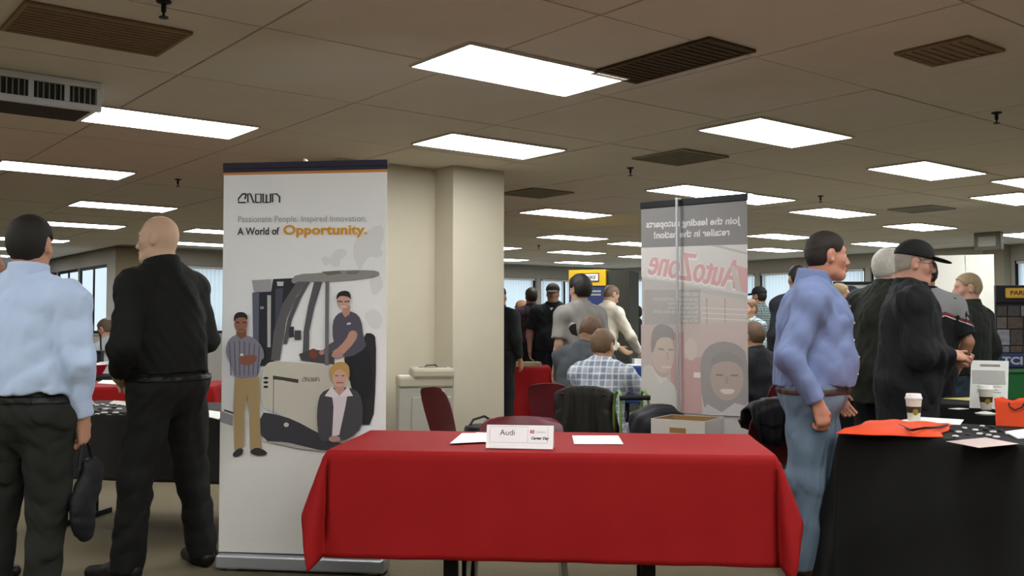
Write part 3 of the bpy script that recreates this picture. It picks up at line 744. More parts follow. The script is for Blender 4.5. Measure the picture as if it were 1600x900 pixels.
# standing flyer in a holder, yellow pad, green box
p = on_z(1558, 642, zb)
t = thing('flyer_stand', 'white printed flyer standing upright behind the second coffee cup', 'flyer', (p.x+.02, p.y+.15, zb), brz+R(4))
Mf = Matrix.Rotation(R(-12), 4, 'X')
slab('flyer_sheet', m_paper, t, Mf, .215, .30); slab('rear_support', m_white, t, Matrix.Translation((0, .06, 0)) @ Matrix.Rotation(R(11), 4, 'X'), .19, .24)
boxo('foot', m_white, t, -.10, .10, -.01, .07, 0, .004, 0)
pr_ = MB()
for (x0, x1, z0, h_) in ((-.055, .06, .262, .014), (-.03, .035, .228, .007), (-.045, .045, .205, .006), (-.07, .07, .18, .004), (-.07, .07, .165, .004), (-.06, .06, .15, .004), (-.07, .07, .135, .004), (-.07, .05, .115, .004), (-.07, .07, .10, .004)):
    pr_.box(x0, x1, -.0015, -.0008, z0, z0+h_, M=Mf)
pr_.build('text_print', m_ink2, t)
p = on_z(1503, 623, zb); flatsheet('yellow paper pad on the second black table', (p.x+.03, p.y-.03), R(25), .25, .2, mat('yellow_paper', 'c9c274', .7, noise=.04), zb)
p = on_z(1478, 640, zb); flatsheet('small white card lying by the capped man', (p.x+.1, p.y+.05), R(30), .1, .07, m_paper, zb)
p = on_z(1606, 630, zb)
t = open_box('storage_bin', 'green plastic bin at the right edge behind the flyer', 'bin', (p.x+.12, p.y+.42, zb), R(5), .34, .25, .20, mat('green_plastic', '1f5a2c', .5, noise=.05), m_dark, .006)
MB().box(-.18, .18, -.135, -.125, .185, .20).build('rim', mat('green_plastic', '1f5a2c'), t)
p = on_z(1448, 623, zb)
t = thing('white_box', 'small white packet between the two men on the right', 'packet', (at(1342, 8.15), 8.2, zb), R(10)); boxo('packet_body', m_paper, t, -.07, .07, -.05, .05, 0, .03, .004); boxo('band', m_black, t, -.071, .071, -.01, .01, .0, .0308, 0)
bt = on_z(1345, 622, TH)
table('folding table under a black cloth between the two men on the right', (2.78, 8.35), R(5), .8, .56, .735, .8)
cloth('tablecloth', 'black cloth on the small table between the two men on the right', (2.78, 8.35), R(5), .82, .58, TH, .08, .5, .5, m_bcloth, 21, .02, .15)

# ------------------------------------------------------------------ things on the left tables
lsp = [(118,634),(126,640),(133,633),(140,638),(147,643),(151,634),(157,640),(163,646),(168,635),(172,641),(178,637),(181,646),(186,640),(145,632),(160,633),(136,645),(152,648),(170,650),(176,632),(185,633),(128,631),(188,650),(165,640),(142,650)]
for (px, py) in lsp:
    giveaway(px, py, m_give_w if random.random() < .7 else m_give_b, random.uniform(.012, .02), random.uniform(0, 6), 'key fobs on the left charcoal table', 'small shiny key fob among many on the left charcoal table')
sheet('white card at the far edge of the left charcoal table', ((116,632),(120,627),(146,627),(142,632)), zb)
sheet('pale leaflet near the bald man on the left charcoal table', ((170,630),(178,626),(200,628),(196,634)), zb, mat('leaflet', 'a9aa98', .6, noise=.1))
sheet('white papers on the charcoal table behind the bald man', ((318,650),(326,642),(348,645),(342,656)), zb, m_paper, .004)
sheet('white sheet on the red table at the left', ((152,599),(160,594),(186,594),(186,601)), zb)
sheet('small red-tinted card on the red table at the left', ((133,594),(138,592),(150,593),(147,597)), zb, mat('card_cream', 'd8b9a8', .6, noise=.05))
# red bowl, papers, bottle and black case on the far left table
p = Vector((at(153, 10.05), 10.05, 0))
t = thing('candy_dish', 'red bowl on the far left table', 'bowl', (p.x, 10.05, zb)); MB().lathe([(.05, 0), (.055, .01), (.10, .09), (.107, .10), (.10, .10), (.05, .02)], 24).build('bowl_body', mat('red_plastic', 'c21f2b', .4, noise=.05), t, smooth=True)
MB().lathe([(.092, .088), (.08, .106), (.04, .116), (.01, .118)], 16).build('contents', m_give_w, t, smooth=True)
def stack(label, px, Y, w_, d_, h_, m, rz=0, name='paper_stack', cat='papers'):
    p = on_y(px, 570, Y); n = max(2, int(h_/.012)); t = thing(name, label, cat, (p.x, Y, zb), rz)
    for i in range(n): MB().box(-w_/2, w_/2, -d_/2, d_/2, h_*i/n, h_*(i+1)/n-.001, M=Matrix.Rotation(random.uniform(-.08, .08), 4, 'Z')).build('sheet_bundle', m, t)
stack('stack of white papers left of the red bowl', 128, 10.15, .14, .24, .07, m_paper, R(12))
stack('white box-like paper stack right of the red bowl', 176, 10.32, .20, .2, .12, m_paper, R(-8))
t = thing('water_bottle', 'clear water bottle left of the red bowl on the far left table', 'bottle', (at(133, 10.5), 10.48, zb))
m_pet = mat('clear_plastic', 'cfd8dc', .15, noise=.02, trans=.6)
MB().lathe([(.03, 0), (.033, .01), (.033, .13), (.03, .15), (.013, .185), (.013, .2)], 18).build('bottle_body', m_pet, t, smooth=True); MB().lathe([(.015, .198), (.015, .22), (.013, .222)], 14).build('cap', m_white, t, smooth=True)
p = on_y(149, 540, 10.5)
t = thing('equipment_case', 'black case with a tall looped handle by the left window', 'case', (p.x, 10.5, zb), R(8))
boxo('case_body', m_black, t, -.075, .075, -.07, .07, 0, .20, .01)
boxo('case_lid', m_blegs, t, -.08, .08, -.075, .075, .2, .235, .008)
MB().tube([(-.06, 0, .23), (-.06, 0, .36), (-.03, 0, .43), (.02, 0, .44), (.05, 0, .40), (.06, 0, .23)], .009, 8).build('handle', m_black, t, smooth=True)
t = thing('water_bottle', 'water bottle on the red table behind the pillar', 'bottle', (at(796, 11.95), 11.95, zb))
MB().lathe([(.035, 0), (.038, .01), (.038, .15), (.034, .17), (.014, .21), (.014, .225)], 18).build('bottle_body', m_pet, t, smooth=True); MB().lathe([(.016, .223), (.016, .248), (.014, .25)], 14).build('cap', m_white, t, smooth=True)
p = on_z(822, 566, zb); stack('khaki folders on the red table behind the pillar', 822, 12.1, .34, .26, .05, mat('folder_khaki', '8c8a6a', .7, noise=.05), R(10), 'folder_stack', 'folders')
# ------------------------------------------------------------------ roll-up banners
m_silver = mat('silver_housing', 'b9bcc0', .35, .6, noise=.03); m_navy = mat('navy_rail', '2b2b3c', .6, noise=.05)
M90 = Matrix.Rotation(R(90), 4, 'X')
class Print:
    """flat print on a sheet: picture pixels -> sheet coordinates (local x along sheet, z up, facing local -y)"""
    def __init__(s, parent, xl, xr, tl, tr, bl, br, W, z0, z1):
        s.p = parent; s.q = (xl, xr, tl, tr, bl, br, W, z0, z1); s.k = 0; s.base = .0012; s.tint = 0
    def uv(s, px, py):
        xl, xr, tl, tr, bl, br, W, z0, z1 = s.q
        u = (px-xl)/(xr-xl); top = tl+(tr-tl)*u; bot = bl+(br-bl)*u
        return ((u-.5)*W, z1-(py-top)/(bot-top)*(z1-z0))
    def tn(s, c): return ''.join('%02x' % int(int(c[i:i+2], 16)*(1-s.tint)+s.tint*v) for i, v in ((0, 205), (2, 200), (4, 195)))
    def lay(s): s.k += 1; return -(s.base+s.k*.00022)
    def poly(s, pts, col, name='print', sm=0, rough=.6):
        col = s.tn(col); m = mat('print_'+col, col, rough, noise=.03, scale=60)
        P = [s.uv(*p) for p in pts]
        for _ in range(sm):      # Chaikin rounding
            Q = []
            for i in range(len(P)):
                a, b = P[i], P[(i+1) % len(P)]
                Q += [(a[0]*.75+b[0]*.25, a[1]*.75+b[1]*.25), (a[0]*.25+b[0]*.75, a[1]*.25+b[1]*.75)]
            P = Q
        y = s.lay(); bm = bmesh.new(); vs = [bm.verts.new((x, y, z)) for x, z in P]
        f = bm.faces.new(vs); f.normal_update()
        if f.normal.y > 0: f.normal_flip()
        bmesh.ops.triangulate(bm, faces=bm.faces[:], ngon_method='EAR_CLIP')
        me = bpy.data.meshes.new(name); bm.to_mesh(me); bm.free(); return link(name, me, m, s.p)
    def ell(s, cx, cy, rx, ry, col, name='print', n=20): return s.poly([(cx+rx*math.cos(2*math.pi*i/n), cy+ry*math.sin(2*math.pi*i/n)) for i in range(n)], col, name)
    def line(s, pts, w, col, name='print'):
        P = [Vector((p[0], p[1])) for p in pts]; L = []; Rr = []
        for i, p in enumerate(P):
            t = (P[min(i+1, len(P)-1)]-P[max(i-1, 0)]).normalized(); n = Vector((-t.y, t.x))*w/2; L.append(tuple(p+n)); Rr.append(tuple(p-n))
        return s.poly(L+Rr[::-1], col, name)
    def text(s, body, px, py, px1, size_px, col, bold=0, mirror=False, shear=0, name='lettering', up=0):
        """text from px to px1 with baseline at py"""
        col = s.tn(col); m = mat('print_'+col, col, .6, noise=.03, scale=60)
        xl, xr, tl, tr, bl, br, W, z0, z1 = s.q
        x, z = s.uv(px, py); x1, zz = s.uv(px1, py+up); size = size_px*W/(xr-xl)*1.0
        o = text(name, body, size, m, s.p, Matrix.Identity(4), bold, shear=shear)
        xs = [v.co.x for v in o.data.vertices]; w0, w1 = min(xs), max(xs)
        k = (x1-x)/(w1-w0); y = s.lay(); ang = math.atan2(zz-z, x1-x)
        M = Matrix.Translation((x, y, z)) @ Matrix.Rotation(-ang, 4, 'Y') @ M90 @ Matrix.Diagonal((k if not mirror else k, 1, 1, 1))
        if mirror: M = Matrix.Translation((x1, y, zz)) @ Matrix.Rotation(-ang, 4, 'Y') @ M90 @ Matrix.Diagonal((-k, 1, 1, 1))
        M = M @ Matrix.Translation((-w0, 0, 0)); o.data.transform(M)
        if mirror: o.data.flip_normals()
        return o
# --- forklift banner
pL, pR = on_z(342, 889, 0), on_z(603, 898, 0)
c, W_, rz_ = frame2(pL, pR)
BH = 2.10
tcb = thing('banner_stand', 'tall white roll-up banner with a forklift picture and three printed people', 'banner', (c.x, c.y, 0), rz_)
boxo('base_housing', m_silver, tcb, -W_/2, W_/2, -.05, .09, .012, .085, .012)
boxo('base_lip', m_navy, tcb, -W_/2+.004, W_/2-.004, -.006, .004, .084, .090, .001)
for sx in (-1, 1): MB().lathe([(.035, 0), (.035, .01), (.02, .014)], 16, (sx*(W_/2-.07), .02, 0)).build('foot', m_white, tcb)
m_ban = mat('banner_vinyl', 'eceeec', .55, noise=.02, scale=4)
sheet_c = MB().box(-W_/2+.004, W_/2-.004, -.001, .001, .088, BH).build('banner_sheet', m_ban, tcb)
boxo('top_rail', m_navy, tcb, -W_/2, W_/2, -.006, .008, BH-.02, BH+.012, .003)
MB().tube([(0, .03, .08), (0, .03, BH+.005)], .009, 8).build('support_pole', m_silver, tcb, smooth=True)
boxo('pole_hook', m_white, tcb, -.006, .006, -.003, .035, BH+.01, BH+.026, .002)
P = Print(sheet_c, 341.5, 602, 250, 243, 869, 877, W_, .09, BH+.01)
P.poly([(341.5,250),(602,243),(602,258),(341.5,265)], '2f2c3b')
P.poly([(341.5,265),(602,258),(602,262.5),(341.5,269)], 'c98a4c')
# faint world map
for pts in ([(498,405),(504,398),(512,402),(520,390),(530,386),(541,391),(536,401),(528,404),(530,413),(521,418),(512,410),(506,416)], [(552,372),(560,362),(572,358),(580,350),(596,348),(597,372),(590,384),(597,396),(586,402),(574,398),(566,410),(560,424),(553,410),(548,392)], [(574,432),(583,426),(592,429),(597,444),(590,458),(580,462),(576,448)], [(566,492),(578,482),(590,487),(596,503),(588,518),(575,512)]): P.poly(pts, 'dfe1df', 'map_print', 1)
# lettering
ink = '33333a'
for k, strokes in enumerate(([[(378,298),(372,298),(366,306),(366,313),(380,313)],[(373,301),(381,298)]], [[(383,314),(383,300),(387,298.5),(392,300),(397,313)]], )): pass
def logo(P, x0, y0, w, h, col, lw):
    X = lambda u: x0+u*w
    Y = lambda v, u: y0+v*h-u*h*.06
    S = [[(0.17,0.0),(0.10,0.0),(0.0,.55),(0.0,1.0),(.18,1.0)], [(.10,0.02),(.19,0.02)], [(.19,.02),(.155,.6)],
         [(.23,1.0),(.23,.0),(.29,.0)], [(.29,.0),(.37,1.0),(.40,1.0)],
         [(.42,1.0),(.42,.05),(.55,.05),(.55,1.0),(.42,1.0)], [(.60,.0),(.60,1.0),(.70,1.0)], [(.68,.1),(.68,1.0)], [(.68,1.0),(.78,1.0),(.78,.0)],
         [(.83,1.0),(.83,.05),(.93,.05),(1.0,.4),(1.0,1.05)]]
    for s_ in S: P.line([(X(u), Y(v, u)) for u, v in s_], lw, col, 'logo_stroke')
logo(P, 367, 299, 66, 14, '3a3a40', 2.6)
P.text('Passionate People. Inspired Innovation.', 367, 344.5, 570, 13.5, 'a4a4a4', 0, up=-2)
P.text('A World of', 366, 365, 433, 15.5, '3c3c42', .0012, up=-1)
P.text('Opportunity.', 439, 364, 571, 20, 'd99a2e', .0022, up=-1)
# floor line, shadow
P.poly([(341.5,660),(420,664),(500,700),(560,712),(602,712),(602,876),(341.5,869)], 'dedbd3', 'floor_print')
P.poly([(341.5,646),(362,654),(362,671),(341.5,664)], '9a9398', 'fork_print'); P.poly([(348,644),(364,649),(364,652),(348,647)], '55555a', 'fork_print')
# mast
P.poly([(390,438),(421,436),(421,456),(394,458)], 'a5a3a4', 'mast_print'); P.poly([(391,458),(402,456),(403,575),(394,575)], '5e6170', 'mast_print')
P.poly([(402,457),(421,456),(424,436),(462,434),(464,450),(445,480),(425,575),(402,575)], '2c2d33', 'mast_print')
P.poly([(415,462),(421,462),(421,545),(416,545)], 'b9b9b6', 'mast_print'); P.poly([(430,440),(441,440),(440,447),(431,447)], 'c9c9c6', 'mast_print'); P.poly([(428,452),(440,450),(438,500),(428,540)], '4a4b58', 'mast_print')
P.poly([(404,480),(410,480),(410,484),(404,484)], '8d8d92', 'mast_print')
# overhead guard and pillars
P.poly([(452,437),(462,428),(500,426),(520,422),(560,421),(590,422),(590,431),(560,436),(520,440),(470,440),(456,444)], '8f8d8b', 'guard_print', 1)
P.poly([(500,424),(528,422),(532,427),(510,430)], '6b6c62', 'guard_print'); P.poly([(540,423),(560,422),(556,428),(540,428)], '7d736f', 'guard_print')
P.poly([(462,440),(478,440),(462,462),(446,500),(436,566),(422,566),(426,520),(440,475)], '605e60', 'pillar_print')
P.poly([(478,440),(483,440),(468,468),(455,500),(447,540),(441,540),(448,500),(460,468)], '57575a', 'pillar_print')
P.poly([(489,440),(502,440),(490,480),(482,520),(482,558),(472,558),(473,520),(480,478)], '57575b', 'pillar_print')
P.poly([(450,512),(458,512),(458,528),(450,530)], '3a3a3e', 'mirror_print'); P.poly([(459,518),(469,518),(469,533),(459,533)], '45464a', 'mirror_print')
# seat back, deck
P.poly([(568,522),(580,522),(586,530),(586,600),(582,668),(560,668),(560,560)], '2d2d2f', 'seat_print', 1)
P.poly([(466,556),(486,548),(520,552),(522,572),(470,566)], '4a464a', 'dash_print')
# driver
P.poly([(540,548),(566,546),(580,560),(582,625),(556,632),(536,570)], '24262a', 'trousers_print', 1)
P.poly([(525,492),(536,487),(552,488),(563,500),(567,530),(572,545),(545,562),(528,556),(519,535),(518,505)], '55535f', 'polo_print', 1)
P.poly([(519,535),(527,536),(520,552),(505,558),(500,553)], '55535f', 'sleeve_print', 1)
P.poly([(546,517),(558,520),(555,535),(532,560),(520,562),(516,556),(528,545),(540,532)], 'c09382', 'arm_print', 1)
P.ell(527, 557, 8, 6, 'b98a80', 'hand_print'); P.ell(502, 553, 4, 4, 'b98a80', 'hand_print'); P.ell(489, 555, 7, 8, '7a4632', 'knob_print')
P.poly([(534,478),(546,478),(545,492),(538,497),(533,490)], 'b98e7c', 'neck_print'); P.ell(535.5, 470, 10.2, 13.5, 'c79f8f', 'face_print'); P.poly([(524,470),(525,460),(531,455),(540,454),(546,458),(547,470),(544,464),(530,462)], '28211e', 'hair_print', 1)
P.line([(526,471),(534,472)], 2.2, '5d4a45'); P.line([(537,472),(545,471)], 2.2, '5d4a45'); P.line([(531,480),(540,480)], 1.5, 'e8dcd6'); P.poly([(541,506),(547,505),(547,508),(541,509)], 'd8d8dc')
# front pillar of cab over driver
P.poly([(507,440),(513,440),(513,574),(507,574)], '6f6d70', 'pillar_print')
# body
P.poly([(409,585),(416,570),(430,567),(480,570),(530,576),(546,592),(550,630),(548,690),(520,700),(440,652),(406,640)], 'c9c4b4', 'body_print', 1)
P.line([(427,592),(427,650)], 1.2, '6f6a60'); P.poly([(426,590),(466,596),(466,602),(448,599),(444,598),(436,597),(426,596)], '45413c')
for y in (594, 601, 608): P.ell(415, y, 4, 2, '26262a')
logo(P, 472, 593, 27, 6, '6d6862', 1.0)
P.poly([(406,648),(430,651),(460,660),(500,682),(540,700),(560,706),(540,708),(490,708),(450,695),(408,694)], '3d3c40', 'skirt_print', 1); P.ell(448, 668, 4, 3.5, 'd2cfc6')
P.poly([(410,694),(450,696),(500,708),(520,712),(470,706)], 'a9a59d', 'shadow_print')
# standing man
P.poly([(366,594),(405,592),(406,650),(409,705),(392,708),(389,650),(386,620),(382,650),(382,702),(366,708),(364,640)], 'a68d64', 'chinos_print')
P.poly([(363,714),(372,706),(381,706),(379,716),(366,720)], '3a3230', 'shoe_print', 1); P.poly([(391,709),(403,703),(419,711),(417,716),(403,717),(393,714)], '3a3230', 'shoe_print', 1)
P.poly([(352,540),(358,530),(370,524),(382,526),(397,530),(410,545),(413,562),(407,566),(404,592),(366,596),(360,575),(351,556)], '84818e', 'shirt_print', 1)
for k in range(7): P.line([(357+k*8, 534+abs(k-2)*2), (360+k*7, 590)], 1.6, '5a5664', 'stripe_print')
P.poly([(372,560),(395,556),(402,560),(398,570),(384,574),(372,570)], '8a5643', 'hands_print', 1); P.ell(377, 557, 3, 2, 'e0dad5', 'watch_print')
P.poly([(368,512),(384,512),(384,528),(375,532),(368,526)], '7d5240', 'neck_print'); P.ell(375, 508, 10.5, 14, '94644e', 'face_print'); P.poly([(363.5,506),(364,494),(370,489),(380,489),(386,495),(385,503),(381,497),(368,498)], '241d1c', 'hair_print', 1)
P.line([(367,505),(373,506)], 1.8, '3d2a24'); P.line([(378,506),(384,505)], 1.8, '3d2a24'); P.line([(372,517),(380,517)], 1.5, '6d3f36')
# woman
P.poly([(502,617),(518,609),(545,608),(562,616),(568,640),(566,672),(548,690),(520,694),(500,694),(496,660),(497,635)], '4b494d', 'suit_print', 1)
P.poly([(518,610),(531,622),(545,610),(540,640),(531,684),(520,686),(522,640)], 'ddd4d6', 'blouse_print'); P.poly([(508,622),(519,607),(531,622),(523,625)], 'e6e1df', 'collar_print'); P.poly([(531,622),(544,607),(552,622),(540,623)], 'e6e1df', 'collar_print')
P.poly([(523,600),(540,600),(538,614),(531,622),(524,613)], 'c49887', 'neck_print'); P.ell(531, 592, 11.5, 16, 'd0a896', 'face_print')
P.poly([(517,594),(516,580),(522,570),(534,567),(545,572),(547,586),(545,600),(541,585),(530,578),(521,586),(520,602)], 'bf9a5a', 'hair_print', 1)
P.line([(524,590),(529,590)], 1.6, '6d4f45'); P.line([(534,590),(539,590)], 1.6, '6d4f45'); P.line([(526,601),(537,601)], 2, 'a8605a')
P.ell(524, 690, 9, 5, 'b08f80', 'hands_print')

# --- mirrored banner seen from behind
b0, b1 = on_y(1003, 600, 6.66), on_y(1170, 600, 6.18)
c, W2, rz2 = frame2(b0, b1)
tmb = thing('banner_stand', 'pale roll-up banner seen from behind with mirrored lettering and a rear pole', 'banner', (c.x, c.y, 0), rz2)
boxo('base_housing', m_silver, tmb, -W2/2, W2/2, -.06, .06, .012, .085, .012)
for sx in (-1, 1): MB().lathe([(.035, 0), (.035, .01), (.02, .014)], 16, (sx*(W2/2-.07), -.02, 0)).build('foot', m_white, tmb)
m_ban2 = bpy.data.materials.new('banner_back'); m_ban2.use_nodes = True
bb = m_ban2.node_tree.nodes['Principled BSDF']; bb.inputs['Base Color'].default_value = srgb('c2beb8'); bb.inputs['Roughness'].default_value = .6
nt = m_ban2.node_tree; tl_ = nt.nodes.new('ShaderNodeBsdfTranslucent'); tl_.inputs[0].default_value = srgb('c9c5be'); mx = nt.nodes.new('ShaderNodeMixShader'); mx.inputs[0].default_value = .35
nt.links.new(bb.outputs[0], mx.inputs[1]); nt.links.new(tl_.outputs[0], mx.inputs[2]); nt.links.new(mx.outputs[0], nt.nodes['Material Output'].inputs[0])
BT = on_y(1085, 309.5, 6.42).z
sheet_m = MB().box(-W2/2+.004, W2/2-.004, -.001, .001, .088, BT-.03).build('banner_sheet', m_ban2, tmb)
boxo('top_rail', m_black, tmb, -W2/2-.003, W2/2+.003, -.008, .008, BT-.045, BT, .003)
MB().tube([(-.09, -.045, .08), (-.09, -.045, BT-.01)], .009, 8).build('support_pole', m_silver, tmb, smooth=True)
boxo('pole_hook', m_silver, tmb, -.10, -.08, -.05, .004, BT-.012, BT+.004, .002)
zb0 = on_y(1003, 640, 6.66).z
P = Print(sheet_m, 1001.5, 1169.5, 317, 302, 640, 645, W2, zb0, BT); P.tint = .38  # print colours paled to stand in for light coming through the sheet
P.poly([(1001.5,322),(1169.5,308),(1169.5,381),(1001.5,388)], '4a4949', 'grey_band_print')
P.text('Join the leading autoparts', 1010, 356, 1160, 13.5, 'b9b7b3', .002, True, up=-7)
P.text('retailer in the nation!', 1023, 373, 1143, 13.5, 'b9b7b3', .002, True, up=-6)
P.poly([(1001.5,388),(1169.5,381),(1169.5,460),(1001.5,434)], 'b9b6b0', 'sign_print')
P.poly([(1115,384),(1128,383),(1169.5,394),(1169.5,397)], '8f8d8b', 'beam_print')
# mirrored slanted red lettering with pale outline
def zone(dx, dy, col, b, nm):
    P.text('AutoZone', 1011+dx, 428+dy, 1152+dx, 56, col, b, True, shear=-.12, up=21, name=nm)
for dx, dy in ((-3, 1), (3, 1), (0, 4), (-2, 4), (2, 4), (0, -2)): zone(dx, dy, 'd0cdc8', 0, 'lettering_outline')
for dx, dy in ((-1.5, 0), (0, 1), (0, -.5), (1.5, 0)): zone(dx, dy, 'b7797b', 0, 'lettering')
P.poly([(1153,414),(1169.5,418),(1169.5,456),(1161,454)], 'b27a78', 'stripe_print'); P.poly([(1144,414),(1151,415),(1160,454),(1152,452)], 'a89f97', 'stripe_print')
P.poly([(1007,454),(1098,452),(1098,505),(1007,508)], '858179', 'panel_print')
P.text('WE OFFER', 1066, 462, 1095, 7, 'b5b1a9', .0006, True)
for k, tx in enumerate(('Great benefits and discounts', 'Career advancement', 'Flexible hours', 'Medical, dental and vision and life', 'Paid training', '401k plan')): P.text(tx, 1098-(30 if len(tx) < 14 else 52 if len(tx) < 20 else 76), 469.5+k*6.6, 1094, 7, 'b5b1a9', .0004, True)
P.poly([(1098,458),(1169.5,470),(1169.5,500),(1098,505)], 'a89c92', 'store_print')
for x in (1108, 1136): P.line([(x, 465), (x, 520)], 2, '8f7068', 'frame_print')
for y in (480, 488, 496): P.line([(1100, y), (1168, y+2)], 1.6, 'c0b8ae', 'frame_print')
P.poly([(1001.5,508),(1098,505),(1169.5,500),(1169.5,645),(1001.5,640)], 'a58f86', 'store_print')
P.poly([(1048,520),(1072,518),(1072,643),(1052,642)], 'a0766f', 'counter_print'); P.poly([(1072,560),(1100,556),(1100,644),(1072,643)], 'a36f6b', 'counter_print'); P.poly([(1087,580),(1098,580),(1098,588),(1087,588)], 'cfcac4')
P.ell(1083, 545, 10, 17, 'b3a093', 'face_print')
# printed man
P.poly([(1001.5,575),(1018,568),(1045,590),(1060,605),(1066,643),(1001.5,640)], 'b3b0a5', 'shirt_print', 1); P.poly([(1020,575),(1042,575),(1044,592),(1032,600)], 'bfbdb6', 'collar_print')
P.poly([(1020,550),(1052,560),(1046,588),(1034,590),(1020,575)], '9d8475', 'neck_print', 1); P.ell(1038, 552, 19, 31, 'ab9484', 'face_print')
P.poly([(1019,555),(1018,525),(1026,508),(1044,506),(1057,516),(1058,534),(1050,526),(1030,528),(1024,545)], '67605c', 'hair_print', 1)
P.line([(1030,545),(1040,546)], 2.5, '6f5f56'); P.line([(1047,546),(1055,546)], 2.5, '6f5f56'); P.line([(1037,573),(1052,573)], 3, 'c4b4a8'); P.line([(1045,550),(1047,562)], 2, '927a6b')
# printed woman
P.poly([(1098,600),(1098,560),(1108,540),(1130,530),(1155,535),(1169.5,550),(1169.5,645),(1105,643)], '66615f', 'hair_print', 1)
P.ell(1138, 588, 25, 34, '8a7466', 'face_print'); P.poly([(1113,570),(1118,552),(1140,545),(1162,556),(1164,575),(1150,562),(1130,562)], '5d5856', 'hair_print', 1)
P.line([(1122,583),(1133,583)], 3, '4c4340'); P.line([(1144,583),(1155,583)], 3, '4c4340'); P.poly([(1126,604),(1152,604),(1146,612),(1132,612)], 'c2b6aa', 'teeth_print', 1); P.line([(1138,585),(1138,596)], 5, '7a6557')
P.poly([(1100,645),(1108,628),(1130,640),(1150,625),(1169.5,630),(1169.5,645)], 'a0999a', 'blouse_print')

# ------------------------------------------------------------------ displays in the background
m_yel = mat('yellow_panel', 'c9a41c', .6, noise=.05); m_nav2 = mat('navy_panel', '2c3763', .6, noise=.08); m_dgrey = mat('charcoal_panel', '37372f', .8, noise=.06)
YD = 14.0
e = on_y(947, 500, YD); f0 = on_y(889, 500, YD+.18)
c, W3, rz3 = frame2(f0, e); ztop = on_y(947, 421, YD).z
d = thing('display_stand', 'yellow and navy exhibition stand with a framed white sign and charcoal side', 'display', (c.x, c.y, 0), rz3)
D3 = .72
boxo('body_panel', m_nav2, d, -W3/2, W3/2, 0, D3, 0, ztop-.235, .004)
boxo('side_panel', m_dgrey, d, W3/2+.003, W3/2+.33, .05, D3, 0, ztop-.015, .004)
boxo('header_panel', m_yel, d, -W3/2, W3/2, -.012, D3, ztop-.235, ztop, .004)
boxo('sign_frame', mat('maroon_trim', '5a2b2b', .6), d, -.145, .18, -.02, -.012, ztop-.175, ztop-.05, .003)
sg = boxo('sign_board', m_white, d, -.13, .165, -.024, -.019, ztop-.16, ztop-.065, .003)
text('lettering', 'PENSKE', .068, m_ink, sg, Matrix.Translation((.018, -.0252, ztop-.135)) @ M90, .002, .95, 'CENTER', .2)
for k, (z, wd) in enumerate(((.30, .40), (.35, .40), (.55, .22))): boxo('text_print', mat('pale_print', '9a9c8a', .7), d, -wd/2, wd/2, -.004, .001, ztop-z-.025, ztop-z, 0)
# round emblem banner between the men
YE = 15.0
q0, q1 = on_y(1302, 470, YE), on_y(1366, 470, YE); c, W4, rz4 = frame2(q0, q1); zt4 = on_y(1330, 440, YE).z
d = thing('banner_stand', 'pale banner with a round dark emblem between the two men on the right', 'banner', (c.x, c.y, 0), rz4)
boxo('banner_sheet', mat('pale_banner', 'b3b3a9', .7, noise=.03), d, -W4/2, W4/2, 0, .004, .08, zt4-.03, 0); boxo('top_rail', m_black, d, -W4/2, W4/2, -.01, .012, zt4-.05, zt4, .003); boxo('base_housing', m_silver, d, -W4/2, W4/2, -.06, .06, 0, .08, .01)
ex, ez = on_y(1329, 463, YE).x-c.x, on_y(1329, 463, YE).z
em = MB().lathe([(.13, 0), (.165, 0), (.165, .003), (.13, .003)], 32).build('emblem_ring', mat('emblem_navy', '33364d', .6), d, (ex, -.001, ez)); em.rotation_euler = (R(90), 0, 0)
em2 = MB().lathe([(.001, 0), (.13, 0), (.13, .002)], 32).build('emblem_disc', mat('emblem_grey', '8e8d90', .6), d, (ex, -.001, ez)); em2.rotation_euler = (R(90), 0, 0)
text('lettering', 'IT', .17, m_white, d, Matrix.Translation((ex, -.006, ez-.06)) @ M90, .006, 1, 'CENTER')
# white display boards by the right window
YW = 13.0
q0, q1 = on_y(1438, 470, YW), on_y(1554, 470, YW-.3); c, W5, rz5 = frame2(q0, q1); zt5 = on_y(1500, 400, YW).z
d = thing('display_board', 'tall white two-panel display board behind the man in the green sweater', 'display', (c.x, c.y, 0), rz5)
m_board = mat('white_board', 'cfcdc3', .6, noise=.02)
boxo('panel', m_board, d, -W5/2, .10, -.015, .015, .02, zt5, .004); boxo('panel', m_board, d, .106, W5/2, -.015, .015, .02, zt5, .004)
for x in (-W5/2+.1, W5/2-.1): boxo('foot', m_blegs, d, x-.02, x+.02, -.25, .25, 0, .02, .002)
# exit light on the pier
p = on_y(1545, 391, 16.2)
d = thing('exit_light', 'pale boxed emergency light high beside the pier on the right', 'light', (p.x, 16.2, CEIL), R(-51.5))
boxo('housing', mat('light_housing', '7a7a70', .6), d, -.22, .22, -.06, .06, -.30, 0, .01); boxo('lens', mat('light_lens', 'b9b9b0', .4), d, -.15, .15, -.066, -.058, -.24, -.07, .008)
